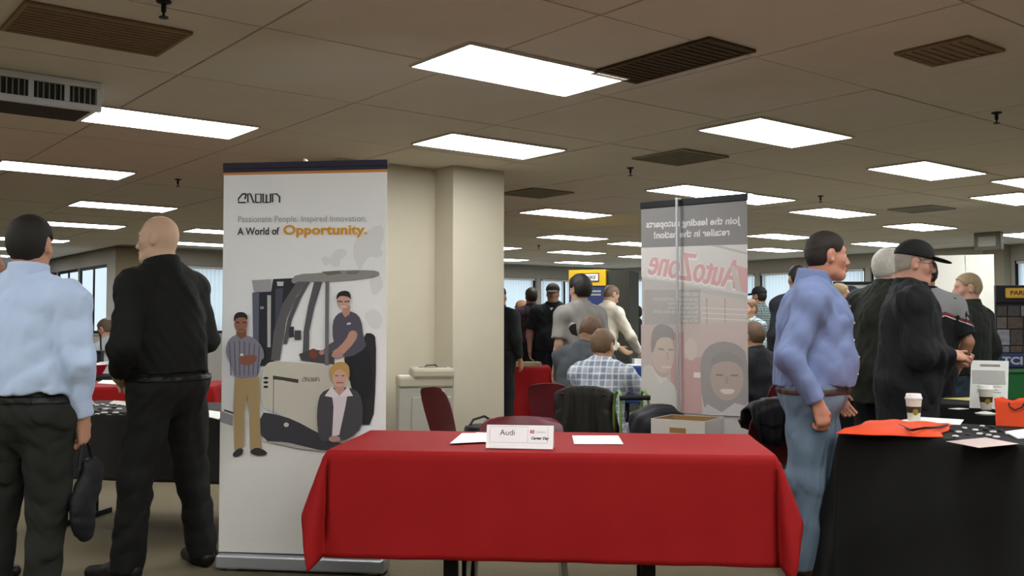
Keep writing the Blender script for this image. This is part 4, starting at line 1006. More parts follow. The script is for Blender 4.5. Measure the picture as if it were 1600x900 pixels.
# product display at the right edge
YP = 9.6
q0, q1 = on_y(1556, 500, YP), on_y(1640, 500, YP-.1); c, W6, rz6 = frame2(q0, q1); zt6 = on_y(1570, 446, YP).z
d = thing('display_rack', 'dark product display with a yellow sign and pictures at the right edge', 'display', (c.x, c.y, 0), rz6)
boxo('back_panel', mat('rack_dark', '1d1d22', .7, noise=.1), d, -W6/2, W6/2, 0, .05, .0, zt6, .004)
boxo('header', mat('rack_black', '111117', .6, noise=.1), d, -W6/2, W6/2, -.02, 0, zt6-.17, zt6, .003)
sg = boxo('sign', mat('sign_ochre', 'c29a3e', .6, noise=.08), d, -W6/2+.085, W6/2-.085, -.03, -.02, zt6-.125, zt6-.025, .012)
text('lettering', 'PARKER', .06, mat('sign_brown', '4a360c', .7), sg, Matrix.Translation((.0, -.0308, zt6-.095)) @ M90, .002, 1.1, 'CENTER')
rnd = random.Random(4); cols = ['6a6a6c', '8c8780', '4b4038', '7d7f86', '58524a', 'a09a92', '3f3a38', '6d5a52']
z = zt6-.19
for r_, hh in enumerate((.10, .11, .15, .06)):
    x = -W6/2+.01; z -= hh+.012
    while x < W6/2-.05:
        wd = rnd.uniform(.07, .15); boxo('picture_print', mat('pic%d' % (rnd.randrange(8)), cols[rnd.randrange(8)], .6, noise=.5, scale=25), d, x, min(x+wd, W6/2-.01), -.006, 0, z, z+hh, .001); x += wd+.012
bs = boxo('base_strip', mat('rack_blue', '22345f', .6, noise=.1), d, -W6/2, W6/2, -.012, 0, z-.14, z-.01, .002)
text('lettering', 'TCI', .10, mat('strip_pale', '9aa2a0', .7), bs, Matrix.Translation((-W6/2+.05, -.0128, z-.115)) @ M90, .004, 1.2)
# ------------------------------------------------------------------ people: distance-field bodies turned into one continuous surface each
NP = np
def unit(v): v = NP.asarray(v, float); return v/(NP.linalg.norm(v)+1e-9)
class Cap:
    """tapered capsule, optionally flattened along n by factor k, flat cut at b"""
    def __init__(s, a, b, ra, rb, n=None, k=1., cut=False, sm=.03):
        s.a = NP.asarray(a, float); s.b = NP.asarray(b, float); s.ra, s.rb, s.k, s.cut, s.sm = ra, rb, k, cut, sm
        s.n = None if n is None else unit(n); r = max(ra, rb)
        s.lo = NP.minimum(s.a, s.b)-r; s.hi = NP.maximum(s.a, s.b)+r
    def ev(s, P):
        ab = s.b-s.a; q = P-s.a; L2 = ab @ ab+1e-12
        t = NP.clip((q @ ab)/L2, 0, 1); v = q-t[..., None]*ab
        if s.n is not None: 
            dn = v @ s.n; v = v+((s.k-1)*dn)[..., None]*s.n
        d = NP.sqrt((v*v).sum(-1))-(s.ra+(s.rb-s.ra)*t)
        if s.k > 1: d = d/(1+(s.k-1)*.4)
        if s.cut: d = NP.maximum(d, (P-s.b) @ (ab/math.sqrt(L2)))
        return d
class Ell:
    def __init__(s, c, r, M=None, sm=.03, sub=False):
        s.c = NP.asarray(c, float); s.r = NP.asarray(r, float); s.M = NP.eye(3) if M is None else NP.asarray(M, float); s.sm = sm; s.sub = sub
        R_ = s.r.max(); s.lo = s.c-R_; s.hi = s.c+R_
    def ev(s, P):
        q = (P-s.c) @ s.M; a = q/s.r; k0 = NP.sqrt((a*a).sum(-1)); b = a/s.r; k1 = NP.sqrt((b*b).sum(-1))+1e-9
        return k0*(k0-1)/k1
class Field:
    def __init__(s, prims, ops=()): s.p = list(prims); s.ops = list(ops)
    def bounds(s): 
        ps = [p for p in s.p if not getattr(p, 'sub', False)]
        return NP.min([p.lo for p in ps], 0)-.03, NP.max([p.hi for p in ps], 0)+.03
    def ev(s, P, lo, hi):
        d = NP.full(P.shape[:2], .15)
        for p in s.p:
            m = ((p.lo-.07 < hi) & (p.hi+.07 > lo)).all(1)
            if not m.any(): continue
            e = p.ev(P[m]); k = p.sm; o = d[m]
            if getattr(p, 'sub', False):
                e = -e; h = NP.maximum(k-NP.abs(o-e), 0)/k; d[m] = NP.maximum(o, e)+h*h*k*.25
            else:
                h = NP.maximum(k-NP.abs(o-e), 0)/k; d[m] = NP.minimum(o, e)-h*h*k*.25
        for f in s.ops: d = f(P, d)
        return d
OFF9 = NP.stack(NP.meshgrid(*[NP.arange(9)]*3, indexing='ij'), -1).reshape(-1, 3)
CORN = [(i, j, k) for i in (0, 1) for j in (0, 1) for k in (0, 1)]
EDGES = [(a, b) for a in CORN for b in CORN if sum(b)-sum(a) == 1 and all(y >= x for x, y in zip(a, b))]
def snet(fd, h, smooth=1):
    lo, hi = fd.bounds(); nb = NP.ceil((hi-lo)/(8*h)).astype(int)+1
    B = NP.stack(NP.meshgrid(*[NP.arange(n) for n in nb], indexing='ij'), -1).reshape(-1, 3)
    c = lo+(B*8+4)*h; dc = fd.ev(c[:, None, :], c-4*h, c+4*h)[:, 0]
    act = NP.abs(dc) < 8*h*.9*1.3+.012
    A = NP.repeat(NP.repeat(NP.repeat(dc.reshape(nb), 8, 0), 8, 1), 8, 2); A = NP.pad(A, ((0, 1),)*3, mode='edge')
    Ba = B[act]; idx = Ba[:, None, :]*8+OFF9[None]; P = lo+idx*h
    d = fd.ev(P, P[:, 0], P[:, -1]); A[idx[..., 0], idx[..., 1], idx[..., 2]] = d
    S = A < 0
    cnt = sum(S[i:S.shape[0]-1+i, j:S.shape[1]-1+j, k:S.shape[2]-1+k].astype(NP.int8) for i, j, k in CORN)
    ac = (cnt > 0) & (cnt < 8); ids = NP.full(ac.shape, -1); ijk = NP.argwhere(ac); ids[ac] = NP.arange(len(ijk))
    acc = NP.zeros((len(ijk), 3)); n = NP.zeros(len(ijk))
    for a, b in EDGES:
        ia, ib = ijk+a, ijk+b; va = A[ia[:, 0], ia[:, 1], ia[:, 2]]; vb = A[ib[:, 0], ib[:, 1], ib[:, 2]]
        m = (va < 0) != (vb < 0); t = NP.where(m, va/(va-vb+1e-12), 0); acc[m] += (NP.array(a)+t[:, None]*(NP.array(b)-NP.array(a)))[m]; n[m] += 1
    V = lo+(ijk+acc/NP.maximum(n, 1)[:, None])*h
    Q = []
    for ax in range(3):
        u, v = (ax+1) % 3, (ax+2) % 3
        s0 = [slice(None)]*3; s1 = [slice(None)]*3; s0[ax] = slice(0, -1); s1[ax] = slice(1, None)
        ch = S[tuple(s0)] != S[tuple(s1)]; E = NP.argwhere(ch)
        E = E[(E[:, u] > 0) & (E[:, v] > 0) & (E[:, u] < S.shape[u]-1) & (E[:, v] < S.shape[v]-1)]
        def cell(du, dv):
            q = E.copy(); q[:, u] += du; q[:, v] += dv; return ids[q[:, 0], q[:, 1], q[:, 2]]
        q = NP.stack([cell(-1, -1), cell(0, -1), cell(0, 0), cell(-1, 0)], 1)
        ins = S[E[:, 0], E[:, 1], E[:, 2]]; q[~ins] = q[~ins][:, ::-1]; Q.append(q)
    Q = NP.concatenate(Q); Q = Q[(Q >= 0).all(1)]
    for _ in range(smooth):
        s_ = NP.zeros_like(V); c_ = NP.zeros(len(V))
        for a, b in ((0, 1), (1, 2), (2, 3), (3, 0)):
            NP.add.at(s_, Q[:, a], V[Q[:, b]]); NP.add.at(c_, Q[:, a], 1); NP.add.at(s_, Q[:, b], V[Q[:, a]]); NP.add.at(c_, Q[:, b], 1)
        V = V*.5+.5*s_/NP.maximum(c_, 1)[:, None]
    return V, Q
def mesh_np(name, V, Q):
    me = bpy.data.meshes.new(name); me.vertices.add(len(V)); me.vertices.foreach_set('co', V.astype(NP.float32).ravel())
    me.loops.add(Q.size); me.loops.foreach_set('vertex_index', Q.astype(NP.int32).ravel())
    me.polygons.add(len(Q)); me.polygons.foreach_set('loop_start', NP.arange(0, Q.size, 4, dtype=NP.int32)); me.polygons.foreach_set('loop_total', NP.full(len(Q), 4, NP.int32))
    me.update(calc_edges=True); me.polygons.foreach_set('use_smooth', [True]*len(Q)); return me
def part(name, fd, h, m, parent, smooth=1):
    V, Q = snet(fd, h, smooth)
    if len(V) == 0: return None
    return link(name, mesh_np(name, V, Q), m, parent)
def folds(seed, amp, kz=1.0):
    r = NP.random.RandomState(seed); W = r.normal(size=(7, 3))*NP.array([30, 30, 26*kz]); W[4:] *= 1.8; ph = r.uniform(0, 6.28, 7)
    def f(P, d):
        n = 0
        for i in (4, 5): n = n+.9-1.8*NP.abs(NP.sin(P @ W[i]*.62+ph[i]*2+1.6*NP.sin(P @ W[i-3]*.45)))**.55
        for i in range(7): n = n+(1 if i < 4 else .5)*NP.sin(P @ W[i]+ph[i]+1.3*NP.sin(P @ W[(i+3) % 7]*.37))
        return d+NP.where(NP.abs(d) < .1, amp*n/3.0, 0)
    return f
def above(z): return lambda P, d: NP.maximum(d, z-P[..., 2])
def below(z): return lambda P, d: NP.maximum(d, P[..., 2]-z)
def rotz(a): c, s = math.cos(a), math.sin(a); return NP.array([[c, -s, 0], [s, c, 0], [0, 0, 1]])
def rotx(a): c, s = math.cos(a), math.sin(a); return NP.array([[1, 0, 0], [0, c, -s], [0, s, c]])
def roty(a): c, s = math.cos(a), math.sin(a); return NP.array([[c, 0, s], [0, 1, 0], [-s, 0, c]])
def skin(col): return mat('skin_'+col, col, .55, noise=.06, scale=18, spec=.35)
def hand(w, d, n, tl, s, curl, grip=0):
    d = unit(d); n = unit(NP.asarray(n)-d*(NP.asarray(n) @ d)); l = unit(NP.cross(d, n)); l = l if l @ NP.asarray(tl) > 0 else -l
    w = NP.asarray(w); out = [Cap(w-d*.02, w+d*.03*s, .027*s, .032*s, n, 1.35, sm=.02), Cap(w+d*.025*s, w+d*.072*s, .034*s, .036*s, n, 2.1, sm=.015)]
    for i, (off, k) in enumerate(((.030, .94), (.010, 1.05), (-.010, 1.0), (-.029, .80))):
        p = w+(d*.086+l*off)*s; a = 0; out.append(Cap(p-d*.03*s, p, .0105*s, .0098*s, sm=.008))
        for L, f in ((.043, .55), (.027, 1.0), (.021, .8)):
            a += curl*f*(1+.12*i); q = p+(math.cos(a)*d+math.sin(a)*n)*L*k*s; out.append(Cap(p, q, .0092*s, .0082*s, sm=.004)); p = q
    p = w+(d*.028+l*.026)*s; q = p+(l*.026+d*.026+n*.012)*s; e = q+(d*.030+n*.014+l*.002)*s
    out += [Cap(w+d*.015*s, p, .017*s, .015*s, sm=.012), Cap(p, q, .0135*s, .0105*s, sm=.008), Cap(q, e, .0105*s, .0085*s, sm=.004)]
    return out
def person(label, x, y, H, yaw, skincol, shirt, trousers, shoes='1a1614', head=(0, 0, 0), lean=(0, 0), armR=None, armL=None, legs=None, seat=False, zoff=0,
           bulk=1.0, belly=0, hair=('short', '1d1916'), cap=None, sleeve='long', hem=.99, belt='191512', loose=1.0, collar=True, notch=None, h=.010, seed=0, fine=False,
           shirt_name='shirt', cuffs=None, handsR={}, handsL={}, panel=None, glasses=False, chest=1.0, kd=1.3, hfwd=0, legw=1.0, colh=.068, blouse=.012):
    s = H/1.75; t = thing('person', label, 'person', (x, y, 0), R(yaw))
    up = NP.array([0, 0, (-.40 if seat else 0)+zoff])
    J = dict(pel=(0, 0, .95), waist=(0, 0, 1.08), chest=(0, -.005, 1.27), nb=(0, -.02, 1.455), sR=(.178*bulk, -.015, 1.378), sL=(-.178*bulk, -.015, 1.378))
    RL = rotx(-R(lean[0])) @ roty(R(lean[1])); pv = NP.array([0, 0, .93])
    J = {k: (RL @ (NP.array(v)-pv)+pv+up) for k, v in J.items()}
    fw = RL @ NP.array([0, 1, 0]); upv = RL @ NP.array([0, 0, 1.])
    dR = (NP.array((.235*bulk, -.04, 1.12)), NP.array((.235*bulk, .05, .88))); dL = (NP.array((-.235*bulk, -.04, 1.12)), NP.array((-.235*bulk, .05, .88)))
    def arm(a, d): 
        if a is None: return [RL @ (v-pv)+pv+up for v in d]
        return [NP.array(a[0], float), NP.array(a[1], float)]
    eR, wR = arm(armR, dR); eL, wL = arm(armL, dL)
    lg = dict(hR=(.092, 0, .90), hL=(-.092, 0, .90), kR=(.105, .02, .49), kL=(-.105, .02, .49), aR=(.11, -.02, .085), aL=(-.11, -.02, .085), yR=10, yL=-10)
    if seat: lg.update(hR=(.095, .0, .535), hL=(-.095, .0, .535), kR=(.14, .42, .52), kL=(-.14, .42, .52), aR=(.14, .40, .085), aL=(-.14, .40, .085))
    if legs: lg.update(legs)
    S = lambda v: NP.asarray(v, float)*s
    J = {k: v*s for k, v in J.items()}; eR, wR, eL, wL = eR*s, wR*s, eL*s, wL*s
    L_ = {k: (S(v) if not isinstance(v, (int, float)) else v) for k, v in lg.items()}
    pel = J['pel']; b = bulk*s
    def torso(i, ws=0):
        q = [Cap(J['pel'], J['waist'], .150*b+i+ws, .145*b+i+ws, fw, kd, sm=.05), Cap(J['waist'], J['chest'], .143*b+i+ws, .160*b*chest+i, fw, kd+.02, sm=.05),
             Cap(J['chest'], (J['sR']+J['sL'])/2-upv*.03*s, .155*b*chest+i, .125*b+i, fw, kd+.12, sm=.05), Cap(J['sR'], J['sL'], .058*s+i, .058*s+i, sm=.06),
             Cap(J['nb']+upv*.01*s, J['sR']+upv*.005*s, .052*s+i*.8, .048*s+i, sm=.05), Cap(J['nb']+upv*.01*s, J['sL']+upv*.005*s, .052*s+i*.8, .048*s+i, sm=.05)]
        if belly: q.append(Ell(J['waist']+fw*(.055+.05*belly)*s-upv*.03*s, NP.array([.135*b+i, (.10+.04*belly)*s+i, .15*s+i]), RL, sm=.07))
        return q
    # head frame
    RH = RL @ rotz(R(head[0])) @ roty(R(head[2])) @ rotx(R(head[1])); hc = J['nb']+upv*.165*s+fw*(.025+hfwd)*s+RH @ NP.array([0, .0, 0])
    hs = (.96+.04*s)
    Hd = lambda v: hc+(RH @ NP.asarray(v, float))*hs
    def cran(i): return [Ell(Hd((0, -.014, .032)), NP.array([.076+i, .096+i, .088+i])*hs, RH), Ell(Hd((0, -.03, -.01)), NP.array([.066+i, .072+i, .07+i])*hs, RH)]
    headp = cran(0)+[Ell(Hd((0, .022, -.048)), NP.array([.060, .066, .074])*hs, RH, sm=.03), Cap(Hd((-.018, .066, -.100)), Hd((.018, .066, -.100)), .021*hs, .021*hs, sm=.03),
        Cap(Hd((-.045, .01, -.085)), Hd((-.02, .06, -.105)), .018*hs, .018*hs, sm=.03), Cap(Hd((.045, .01, -.085)), Hd((.02, .06, -.105)), .018*hs, .018*hs, sm=.03),
        Cap(Hd((-.034, .074, .024)), Hd((.034, .074, .024)), .013*hs, .013*hs, sm=.02),
        Ell(Hd((-.031, .100, .002)), NP.array([.017, .018, .012])*hs, RH, sm=.014, sub=True), Ell(Hd((.031, .100, .002)), NP.array([.017, .018, .012])*hs, RH, sm=.014, sub=True),
        Cap(Hd((0, .086, .008)), Hd((0, .108, -.034)), .0085*hs, .0125*hs, sm=.012), Cap(Hd((-.010, .096, -.040)), Hd((.010, .096, -.040)), .010*hs, .010*hs, sm=.01),
        Cap(Hd((-.038, .058, -.028)), Hd((-.045, .05, -.022)), .02*hs, .02*hs, sm=.03), Cap(Hd((.038, .058, -.028)), Hd((.045, .05, -.022)), .02*hs, .02*hs, sm=.03),
        Cap(Hd((-.019, .084, -.066)), Hd((.019, .084, -.066)), .0085*hs, .0085*hs, sm=.012), Cap(Hd((-.016, .083, -.078)), Hd((.016, .083, -.078)), .0085*hs, .0085*hs, sm=.010),
        Ell(Hd((.080, -.012, -.008)), NP.array([.011, .020, .032])*hs, RH @ rotz(R(-20)), sm=.012), Ell(Hd((-.080, -.012, -.008)), NP.array([.011, .020, .032])*hs, RH @ rotz(R(20)), sm=.012),
        Ell(Hd((.088, -.004, -.004)), NP.array([.008, .010, .018])*hs, RH, sm=.008, sub=True), Ell(Hd((-.088, -.004, -.004)), NP.array([.008, .010, .018])*hs, RH, sm=.008, sub=True),
        Cap(J['nb']-upv*.03*s, Hd((0, -.022, -.06)), .060*b, .054*b, sm=.028)]
    arms = []; ak = .86 if sleeve == 'long' else 1.0
    for sh, el, wr in ((J['sR'], eR, wR), (J['sL'], eL, wL)):
        arms += [Cap(sh, el, .048*b*ak, .040*b*ak, sm=.03), Cap(el, wr, .041*b*ak, .028*s, sm=.02), Ell(el*.74+wr*.26, (.040*b*ak,)*3, sm=.03)]
    hk = dict(n=None, tl=None, curl=.45, d=None)
    hp = []
    for (el, wr, hx, sg) in ((eR, wR, handsR, 1), (eL, wL, handsL, -1)):
        d_ = hx.get('d', unit(wr-el)); n_ = hx.get('n', (-sg, .15, 0)); tl_ = hx.get('tl', (0, 1, 0) if abs(unit(d_)[1]) < .8 else (0, 0, 1)); hp += hand(wr+unit(wr-el)*.01, d_, n_, tl_, s, hx.get('curl', .45))
    legsp = []
    for k in 'RL':
        hi_, kn, an = L_['h'+k], L_['k'+k], L_['a'+k]; sg = 1 if k == 'R' else -1
        legsp += [Cap(hi_, kn, .082*b, .050*s, sm=.05), Cap(kn, an, .050*s, .034*s, sm=.03), Ell(kn*.7+an*.3+NP.array([0, -.012, 0]), (.045*s, .045*s, .10*s), sm=.03)]
        ty = R(L_['y'+k]); tv = NP.array([math.sin(ty), math.cos(ty), 0]); legsp.append(Cap(an+NP.array([0, 0, -.04])*s, an+tv*.15*s+NP.array([0, 0, -.05])*s, .035*s, .03*s, sm=.03))
    # body: one surface
    part('body', Field(torso(0)+headp+arms+hp+legsp), h*.72, skin(skincol), t, 1)
    # eyes, brows, lips
    if fine:
        m_eye = mat('eye_white', 'cfc8c0', .3); m_iris = mat('eye_iris', '2a1c14', .3)
        for sx in (-1, 1):
            bm = bmesh.new(); bmesh.ops.create_uvsphere(bm, u_segments=12, v_segments=8, radius=.0125*hs); me = bpy.data.meshes.new('eye'); bm.to_mesh(me); bm.free(); me.materials.append(m_eye); me.materials.append(m_iris)
            for p_ in me.polygons: p_.material_index = 1 if p_.center.y > .0095 else 0
            o = link('eye', me, None, t, Hd((sx*.031, .072, .003)), (0, 0, 0), True); o.rotation_euler = Matrix(RH.tolist()).to_euler()
            br_ = Field([Cap(Hd((sx*.016, .089, .022)), Hd((sx*.046, .077, .024)), .0045*hs, .0035*hs)]); part('eyebrow', br_, .003, mat('hair_'+hair[1], hair[1], .7), t)
        part('lips', Field([Cap(Hd((-.017, .0895, -.0685)), Hd((.017, .0895, -.0685)), .005, .005), Cap(Hd((-.014, .0885, -.0775)), Hd((.014, .0885, -.0775)), .0052, .0052)]), .003, mat('lips', '8a4f45', .5), t)
    def hz(P): return (P-hc) @ RH/hs
    if hair and hair[0] != 'none':
        th = {'crew': .006, 'short': .008, 'full': .02, 'fringe': .008}[hair[0]]
        def line(P, d):
            q = hz(P); yv, zv = q[..., 1], q[..., 2]
            hl = NP.interp(yv, [-.12, -.045, -.03, .012, .035, .05, .062, .10], [-.075, -.07, -.03, .012, .02, .045, .066, .076])
            r_ = NP.maximum(d, (hl-zv)*.75*hs)
            if hair[0] == 'fringe': r_ = NP.maximum(r_, (zv-.055)*hs)
            ear = (NP.sqrt(((q[..., 1]+.010)/.027)**2+((q[..., 2]+.004)/.038)**2)-1)*.027
            return NP.maximum(r_, -NP.where(NP.abs(q[..., 0]) > .07, ear, 1)*hs*.8)
        fd = Field(cran(th)+([Ell(Hd((0, .005, .085)), NP.array([.066, .08, .045])*hs, RH)] if hair[0] == 'full' else []), [line, folds(seed+3, .0022, 1.5)]); part('hair', fd, h*.7, mat('hair_'+hair[1], hair[1], .6, noise=.25, scale=60, bump=.3), t, 1)
    if cap:
        def cl(P, d): q = hz(P); return NP.maximum(d, (.038-.10*q[..., 1]-q[..., 2])*hs)
        m_cap = mat('cap_'+cap, cap, .8, noise=.1, scale=30)
        co = part('cap', Field(cran(.017)+[Ell(Hd((0, -.005, .07)), NP.array([.082, .098, .07])*hs, RH)], [cl]), h*.65, m_cap, t)
        part('brim', Field([Ell(Hd((0, .125, .036)), NP.array([.078, .078, .009])*hs, RH @ rotx(R(-12)))], [lambda P, d: NP.maximum(d, (.082-hz(P)[..., 1])*hs)]), h*.45, m_cap, co)
    if glasses:
        g = MB()
        for sx in (-1, 1):
            g.tube([Hd((sx*.031+.021*math.cos(a), .100, .0+.015*math.sin(a))) for a in NP.linspace(0, 6.28, 13)], .0016, 6, False); g.tube([Hd((sx*.052, .098, .004)), Hd((sx*.083, .0, .006))], .0016, 6)
        g.tube([Hd((-.010, .102, .003)), Hd((.010, .102, .003))], .0016, 6); g.build('glasses', m_frame, t, smooth=True)
    # shirt
    ms = shirt if not isinstance(shirt, str) else mat('cloth_'+shirt, shirt, .85, noise=.07, scale=11, bump=.35)
    i = .014*loose+.004
    sl = []
    for (sh, el, wr) in ((J['sR'], eR, wR), (J['sL'], eL, wL)):
        if sleeve == 'long': sl += [Cap(sh, el, .052*b+i, .046*b+i, sm=.045), Cap(el, wr+(el-wr)*.06, .045*b+i, .033*s+i*.6, cut=True, sm=.03)]
        else: sl.append(Cap(sh, sh+(el-sh)*.82, .054*b+i, .056*b+i*1.1, cut=True, sm=.045))
    hz_ = hem*s+up[2]*s
    ops = [folds(seed, .0068*loose**.5, .8)]
    if notch: ops.append(lambda P, d: NP.maximum(d, -Cap(J['nb']+fw*.11*s+upv*.05*s, J['nb']+fw*.13*s-upv*notch*s, .050*s, .004).ev(P)))
    tz = Field(torso(i, blouse)+([Cap(S((-.07, 0, .92))+up*s, S((.07, 0, .92))+up*s, .118*b+i, .118*b+i, sm=.05)] if hem < .95 else [])+([Cap(S((0, 0, hem))+up*s, J['pel'], .155*b+i*1.2, .15*b+i, fw, 1.25, sm=.05)] if hem < .85 else []), ops)
    full = Field(tz.p+sl, ops)
    # hem cuts the trunk only, not the arms
    class Trunk:
        sm = .03
        def __init__(s2): s2.lo, s2.hi = tz.bounds()
        def ev(s2, P):
            d = NP.full(P.shape[:-1], .15)
            for p in tz.p: e = p.ev(P); k = p.sm; hh = NP.maximum(k-NP.abs(d-e), 0)/k; d = NP.minimum(d, e)-hh*hh*k*.25
            return NP.maximum(d, (hz_-P[..., 2]+(P[..., 1]*.0)))
    so = part(shirt_name, Field([Trunk()]+sl, ops), h*.85, ms, t, 1)
    if collar:
        cb = J['nb']
        part('collar', Field([Cap(cb-upv*.03*s-fw*.0, cb+upv*colh*s+fw*.012*s, .092*b, .080*b, cut=True, sm=.02)], [lambda P, d: NP.maximum(d, -Cap(cb+fw*.10*s+upv*.07*s, cb+fw*.12*s-upv*.06*s, .03*s, .004).ev(P))] if fine else []), h*.6, ms, so)
    if notch: part('undershirt', Field(torso(.006)[1:]+[Cap(J['nb']-upv*.03*s, J['nb']+upv*.018*s+fw*.004, .072*b, .066*b, cut=True)], [above(1.15*s+up[2]*s)]), h, m_white if notch < .2 else mat('inner_dark', '20242a', .85), t)
    # trousers, belt, shoes
    mt = mat('cloth_'+trousers, trousers, .85, noise=.10, scale=10, bump=.35) if isinstance(trousers, str) else trousers
    tp = [Cap(L_['hR'], L_['hL'], .112*b, .112*b, sm=.05), Cap(pel-upv*.02*s, pel+upv*.06*s, .156*b, .153*b, fw, kd-.02, sm=.05)]
    if belly: tp.append(Ell(J['waist']+fw*(.05+.045*belly)*s-upv*.05*s, NP.array([.130*b, (.10+.035*belly)*s, .14*s]), RL, sm=.07))
    for k in 'RL':
        hi_, kn, an = L_['h'+k], L_['k'+k], L_['a'+k]
        tp += [Cap(hi_, kn, .104*b, .076*b*legw, sm=.04), Cap(kn, an+NP.array([0, 0, -.045*s]), .074*b*legw, .066*b*legw, cut=True, sm=.03)]
    wz = (min(hem, 1.0)+.012)*s+up[2]*s if hem > .9 else 1.0*s+up[2]*s
    tr_ = part('trousers', Field(tp, [folds(seed+1, .0085, .8), below(wz)] if not seat else [folds(seed+1, .005, .7)]), h*.9, mt, t, 1)
    if belt and not seat and hem > .9:
        bz = wz-.040*s
        part('belt', Field(tp, [folds(seed+1, .0085, .8), lambda P, d: d-.006, below(bz+.017*s), above(bz-.013*s)]), h*.7, mat('belt_'+belt, belt, .5), t)
    for k in 'RL':
        an = L_['a'+k]; ty = R(L_['y'+k]); tv = NP.array([math.sin(ty), math.cos(ty), 0]); z0 = an[2]-.085*s
        gr = NP.array([an[0], an[1], z0])
        part('shoe', Field([Cap(gr-tv*.035*s+[0, 0, .045*s], gr+tv*.06*s+[0, 0, .05*s], .043*s, .046*s, sm=.03), Cap(gr+tv*.06*s+[0, 0, .035*s], gr+tv*.185*s+[0, 0, .03*s], .046*s, .036*s, sm=.03), Cap(gr+[0, 0, .06*s], gr+[0, 0, .10*s], .045*s, .043*s, cut=True, sm=.03)], [above(z0+.002)]), h*.8, mat('shoe_'+shoes, shoes, .45), t)
    if panel: panel(t, J, s, locals())
    return t
def at(px, Y): return (px-800)/F*Y*1.0
# ------------------------------------------------------------------ the people in the hall
FAST = False
hn, hm, hf = .0088, .0115, .0145
p1 = person('man in a light blue dress shirt seen from behind at the left edge', at(46, 4.05), 4.05, 1.725, -4, 'b98a70', 'b2c4de', '1c1d19', hair=('short', '1d1913'), hem=1.0, colh=.085, blouse=.02, bulk=1.0,
    armR=((.235, -.03, 1.13), (.215, .05, .885)), armL=((-.25, -.02, 1.13), (-.2, .13, .93)), head=(6, -4, 0), h=hn, seed=11, fine=True, handsR=dict(curl=.9, n=(-1, .1, 0)), legs=dict(aR=(.06, -.02, .085), kR=(.085, .02, .49), aL=(-.16, .02, .085), kL=(-.13, .02, .49)))
p2 = person('bald man in a black shirt and black trousers, hand at his hip', at(266, 5.0), 5.0, 1.85, 64, 'c6a58a', '121311', '141412', hair=('crew', 'a88468') and ('none', '3a2a20'), hem=.965, bulk=1.06, chest=1.04, belt='0a0a09', head=(20, 4, 0), lean=(7, 0), blouse=.03, h=hn, seed=22, fine=True,
    armL=((-.30, -.02, 1.09), (-.215, .10, .965)), armR=((.27, .03, 1.12), (.20, .20, .97)), handsL=dict(curl=.7, d=(.75, .55, -.25), n=(.3, -.2, -1), tl=(0, .3, 1)), legs=dict(aL=(-.19, .06, .085), kL=(-.15, .05, .49), aR=(.19, -.05, .085), kR=(.15, .0, .49), yL=-12, yR=22))
def placket(t, J, s, loc):
    i = loc['i']; fd = Field(loc['torso'](i+.003), loc['ops'][:1]+[lambda P, d: NP.maximum(NP.maximum(d, NP.abs(P[..., 0])-.016), .03-P[..., 1]), above(loc['hz_']+.005), below(J['nb'][2]-.03)])
    pk = part('placket', fd, .006, loc['ms'], t)
    V = NP.array([v.co for v in pk.data.vertices]); bme = MB().lathe([(.005, 0), (.005, .003), (.003, .004)], 8).mesh('button'); bme.materials.append(m_white)
    for z in NP.linspace(loc['hz_']+.06, J['nb'][2]-.10, 5):
        m = V[NP.abs(V[:, 2]-z) < .012]; y = m[:, 1].max(); o = link('button', bme, None, pk, (0, y, z), (R(-90), 0, 0))
p3 = person('heavy-set man in a blue button shirt and jeans facing right', at(1267, 5.05), 5.05, 1.755, -108, 'b07a62', '6e7b9f', '5a6a78', shoes='5a4230', hair=('short', '221a15'), legw=1.16, colh=.088, hem=.95, bulk=1.10, belly=.35, kd=1.02, lean=(3, 0), hfwd=.045, head=(22, 0, 0), panel=placket, h=hn, seed=33, fine=True, belt='3a211a',
    armR=((.275, -.10, 1.10), (.245, .03, .875)), armL=((-.28, -.05, 1.10), (-.23, .10, .90)), handsR=dict(curl=1.0, n=(-.7, -.5, 0), tl=(-.2, 1, 0), d=(0, .25, -1)), legs=dict(hR=(.1, 0, .88), hL=(-.1, 0, .88), kR=(.12, -.03, .48), aR=(.13, -.06, .085), kL=(-.11, .07, .48), aL=(-.13, .08, .085)))
def inner(t, J, s, loc): pass
p5 = person('older man in a black cap and black jacket with clasped hands', at(1416, 5.75), 5.75, 1.755, -104, 'b98873', '0f1012', '12120f', hair=('crew', '8d8478'), cap='151614', hem=.66, bulk=1.18, belly=.5, head=(2, -2, 0), lean=(4, 0), h=hn, seed=44, fine=True, loose=1.6, notch=.10, glasses=True,
    armR=((.27, .03, 1.10), (.07, .22, 1.085)), armL=((-.26, .06, 1.08), (-.06, .24, 1.06)), handsR=dict(curl=.75, d=(-.55, .75, -.05), n=(-.5, -.4, -.6), tl=(0, .2, 1)), handsL=dict(curl=.75, d=(.5, .75, -.15), n=(.5, -.4, .3), tl=(0, .2, 1)), shirt_name='jacket', collar=True)
p6 = person('white-haired man in a dark olive jacket behind the man in the cap', at(1374, 6.6), 6.6, 1.79, -58, 'c09a88', '22241b', '15161a', hair=('full', 'b9b4a8'), hem=.72, bulk=1.12, loose=1.6, head=(-10, 4, 0), lean=(9, 0), h=hm, seed=55, shirt_name='jacket')
m_jersey = mat('cloth_17181a', '17181a', .85, noise=.1)
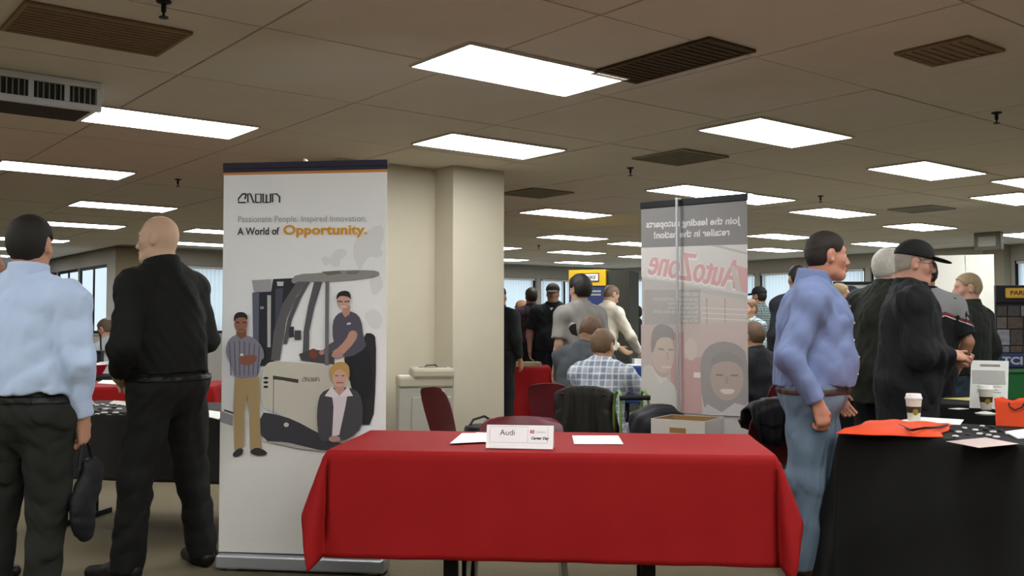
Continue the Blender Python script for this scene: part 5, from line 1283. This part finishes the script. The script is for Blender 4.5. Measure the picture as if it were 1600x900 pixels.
def jersey(t, J, s, loc):
    RLm = loc['RL']; up_ = loc['upv']; fw_ = loc['fw']
    tor = loc['torso']
    pl_ = lambda P: (P-J['sR']) @ unit(NP.array([0, -.25, 1.]))
    arm_ = [Cap(J['sR'], loc['eR'], .052*loc['b']+.030, .046*loc['b']+.028)]
    part('yoke', Field(tor(.029)+arm_, [lambda P, d: NP.maximum(d, -(P[..., 2]-(J['sR'][2]-.045-.35*NP.abs(NP.abs(P[..., 0])-.10))))]), .009, mat('cloth_8f9090', '8f9090', .85, noise=.05), t)
    for k, (c_, o1, o2) in enumerate((('a02430', .045, .06), ('d8d8d8', .06, .072))):
        part('piping', Field(tor(.030+.001*k)+[Cap(J['sR'], loc['eR'], .052*loc['b']+.031, .046*loc['b']+.029)], [lambda P, d, o1=o1, o2=o2: NP.maximum(NP.maximum(d, -(P[..., 2]-(J['sR'][2]-o2-.35*NP.abs(NP.abs(P[..., 0])-.10)))), P[..., 2]-(J['sR'][2]-o1-.35*NP.abs(NP.abs(P[..., 0])-.10)))]), .0075, mat('piping_'+c_, c_, .8), t)
p7 = person('man in a grey and black jersey with red piping, head hidden by the cap', at(1446, 7.25), 7.25, 1.77, -8, 'a97c5f', m_jersey, '1a1b20', hem=.86, bulk=1.05, sleeve='short', armR=((.285, -.02, 1.12), (.25, .10, .93)), h=hm, seed=66, panel=jersey, handsR=dict(curl=.5))
p8 = person('man in a dark green sweater and jeans facing left before the white board', at(1512, 7.75), 7.75, 1.675, 38, 'b58a76', '1e211c', '33404c', hair=('crew', '8d7a5c'), hem=.90, bulk=1.14, head=(40, -3, 0), h=hm, seed=77, armL=((-.26, .06, 1.10), (-.10, .24, 1.06)), armR=((.26, -.08, 1.12), (.24, 0, .90)), belt=None, shirt_name='sweater')
p9 = person('dark-haired person half hidden behind the neck of the blue-shirted man', at(1247, 8.9), 8.9, 1.82, 10, '9c7258', '23242a', '1c1c22', hair=('short', '1b1714'), h=hf, seed=88)
p10 = person('person in a navy top whose face shows below the blue-shirted man\'s chin', at(1312, 9.4), 9.4, 1.66, -110, 'b58868', '232840', '1c1e28', hair=('crew', 'a08a6a'), h=hf, seed=99)
p11 = person('distant man in a black cap and grey-green plaid shirt beside the mirrored banner', at(1186, 13.6), 13.6, 1.78, 40, '9c7258', plaid('plaid_green', '4c5a58', '2c3a40', '8a9894'), '1d1d22', hair=('short', '1b1714'), cap='121314', h=hf, seed=101)
p12 = person('distant person in a pale plaid shirt at the right edge of the mirrored banner', at(1171, 11.8), 11.8, 1.56, 120, 'b58a6e', plaid('plaid_pale', '7d8f94', '3f565c', 'c2c8c4'), '2a2a30', hair=('short', '6d5440'), h=hf, seed=102, armR=((.24, .1, 1.12), (.12, .3, 1.1)))
p13 = person('seated person in black showing between the mirrored banner and the blue-shirted man', at(1189, 8.1), 8.1, 1.68, 30, 'a97f62', '14161a', '14161a', hair=('short', '5a4634'), seat=True, zoff=.0, h=hf, seed=103, lean=(8, 0))
chair('maroon shell chair of the seated person in black', (at(1189, 8.1), 8.12), R(30))
# --- middle group
p14 = person('man in dark clothes half hidden by the pillar edge', at(780, 11.3), 11.3, 1.71, -30, 'a9775c', '1b2020', '15171a', hair=('short', '1c1815'), h=hf, seed=111, bulk=1.08)
p15 = person('man with dark hair in a dark plaid shirt seen from behind by the window', at(830, 13.3), 13.3, 1.77, 15, '8f6a54', plaid('plaid_dark', '33343a', '1f1d22', '5a3038'), '1d1d20', hair=('short', '2b261f'), h=hf, seed=112)
p16 = person('shorter person with cropped sandy hair between two dark-haired men', at(814, 14.0), 14.0, 1.60, 60, 'b5836a', '2c2c30', '1d1d20', hair=('crew', '9c6f52'), h=hf, seed=113)
p17 = person('man in a dark cap and black polo shirt facing the camera behind the red table', at(864, 12.98), 12.98, 1.80, 168, '8a6450', '101316', '101215', hair=('short', '1a1714'), cap='2a2420', hem=.88, bulk=1.22, belly=.6, sleeve='short', armR=((.31, -.02, 1.12), (.29, .08, .90)), armL=((-.29, -.02, 1.12), (-.24, .12, .92)), notch=.06, h=.012, seed=114, head=(8, -2, 0))
def sidepanel(t, J, s, loc):
    el = loc['eL']; c_ = J['chest']
    part('side_panel', Field(loc['torso'](.021), [lambda P, d: NP.maximum(d, Ell(c_+NP.array([-.10, -.12, -.05])*s, (.07*s, .10*s, .10*s)).ev(P))]), .010, mat('panel_black', '151213', .8), t)
    part('piping', Field(loc['torso'](.0205), [lambda P, d: NP.maximum(d, Ell(c_+NP.array([-.10, -.12, -.05])*s, (.08*s, .11*s, .11*s)).ev(P))]), .010, mat('piping_white', 'c2b0ae', .8), t)
p18 = person('tall dark-haired man in a grey shirt with a black patch, back turned', at(906, 8.7), 8.7, 1.70, 18, 'b08a74', '7d7a74', '22242a', hair=('full', '1a1614'), h=hm, seed=115, hem=.9, sleeve='short', bulk=.95, panel=sidepanel, head=(18, -4, 0), belt=None)
p19 = person('man in a white shirt leaning over the blue table to write', at(938, 11.9), 11.9, 1.78, -50, 'a9876c', 'cfc8b6', '2a2d35', hair=('crew', '6d5a48'), h=hm, seed=116, lean=(16, 0), head=(-12, -12, 0), armR=((.28, .22, 1.10), (.16, .50, .92)), armL=((-.22, .2, 1.1), (-.1, .42, .95)), hem=.93)
p20 = person('seated man in a dark grey hoodie leaning over the table', at(895, 7.75), 7.75, 1.74, -38, '8f6c50', '3d4144', '23262c', hair=('crew', '5a4433'), seat=True, zoff=.02, lean=(16, 4), h=hm, seed=117, bulk=1.08, loose=1.5, head=(-10, -12, 0), armR=((.26, .26, .86), (.10, .46, .80)), armL=((-.24, .2, .84), (-.08, .46, .80)), hem=.93, shirt_name='hoodie')
p21 = person('boy in a grey and white plaid shirt seated with his back to the camera', at(935, 6.95), 6.95, 1.56, -22, 'ae8468', plaid('plaid_boy', '9a9fa6', '66758a', 'cfcfcc', 21), '70747c', hair=('short', '5f4a33'), seat=True, zoff=.03, lean=(10, 0), h=.0105, seed=118, bulk=.98, loose=1.4, head=(-8, -10, 0), armR=((.33, .16, .90), (.42, .44, .85)), armL=((-.22, .2, .9), (-.05, .42, .86)), hem=.90)
p22 = person('distant person in dark clothes beside the charcoal side of the exhibition stand', at(993, 15.2), 15.2, 1.55, 40, '8a6a58', '2b2d31', '2b1c20', hair=('short', '241f1c'), h=hf, seed=119)
# --- left
p23 = person('seated grey-haired man in a pale shirt at the far left table', at(184, 11.25), 11.25, 1.74, 70, 'b58a72', 'a9adb0', '2a2c33', hair=('short', '57493c'), seat=True, zoff=.01, lean=(14, 0), h=hm, seed=120, armL=((-.24, .2, .86), (-.14, .46, .80)), armR=((.24, .2, .86), (.14, .46, .80)), head=(0, -10, 0), hem=.93)
chair('maroon shell chair of the grey-haired man at the far left', (at(184, 11.25)+.02, 11.27), R(70))
p24 = person('person in dark clothes cut off by the left edge of the picture', at(-34, 4.75), 4.75, 1.70, -72, 'b08268', '15161a', '121214', hair=('short', '1a1614'), h=hm, seed=121)
# --- bag in the hand of the man in light blue
hb = (math.cos(R(-4)), math.sin(R(-4))); hx = at(46, 4.05)+.205*.985; hy = 4.05+.055
t = thing('hand_bag', 'black soft bag hanging from the hand of the man in light blue', 'bag', (hx+.01, hy+.01, .33), R(80))
part('bag_body', Field([Cap((.05, 0, .30), (-.02, 0, .12), .075, .06, (0, 1, 0), 2.2, sm=.04), Cap((-.02, 0, .2), (.02, .0, .07), .05, .045, (0, 1, 0), 1.8, sm=.04)], [folds(5, .004)]), .008, m_bag, t)
MB().tube([(-.04, 0, .33), (-.02, 0, .42), (.0, 0, .455), (.03, 0, .42), (.06, 0, .34)], .008, 8).build('handle', m_bag, t, smooth=True)
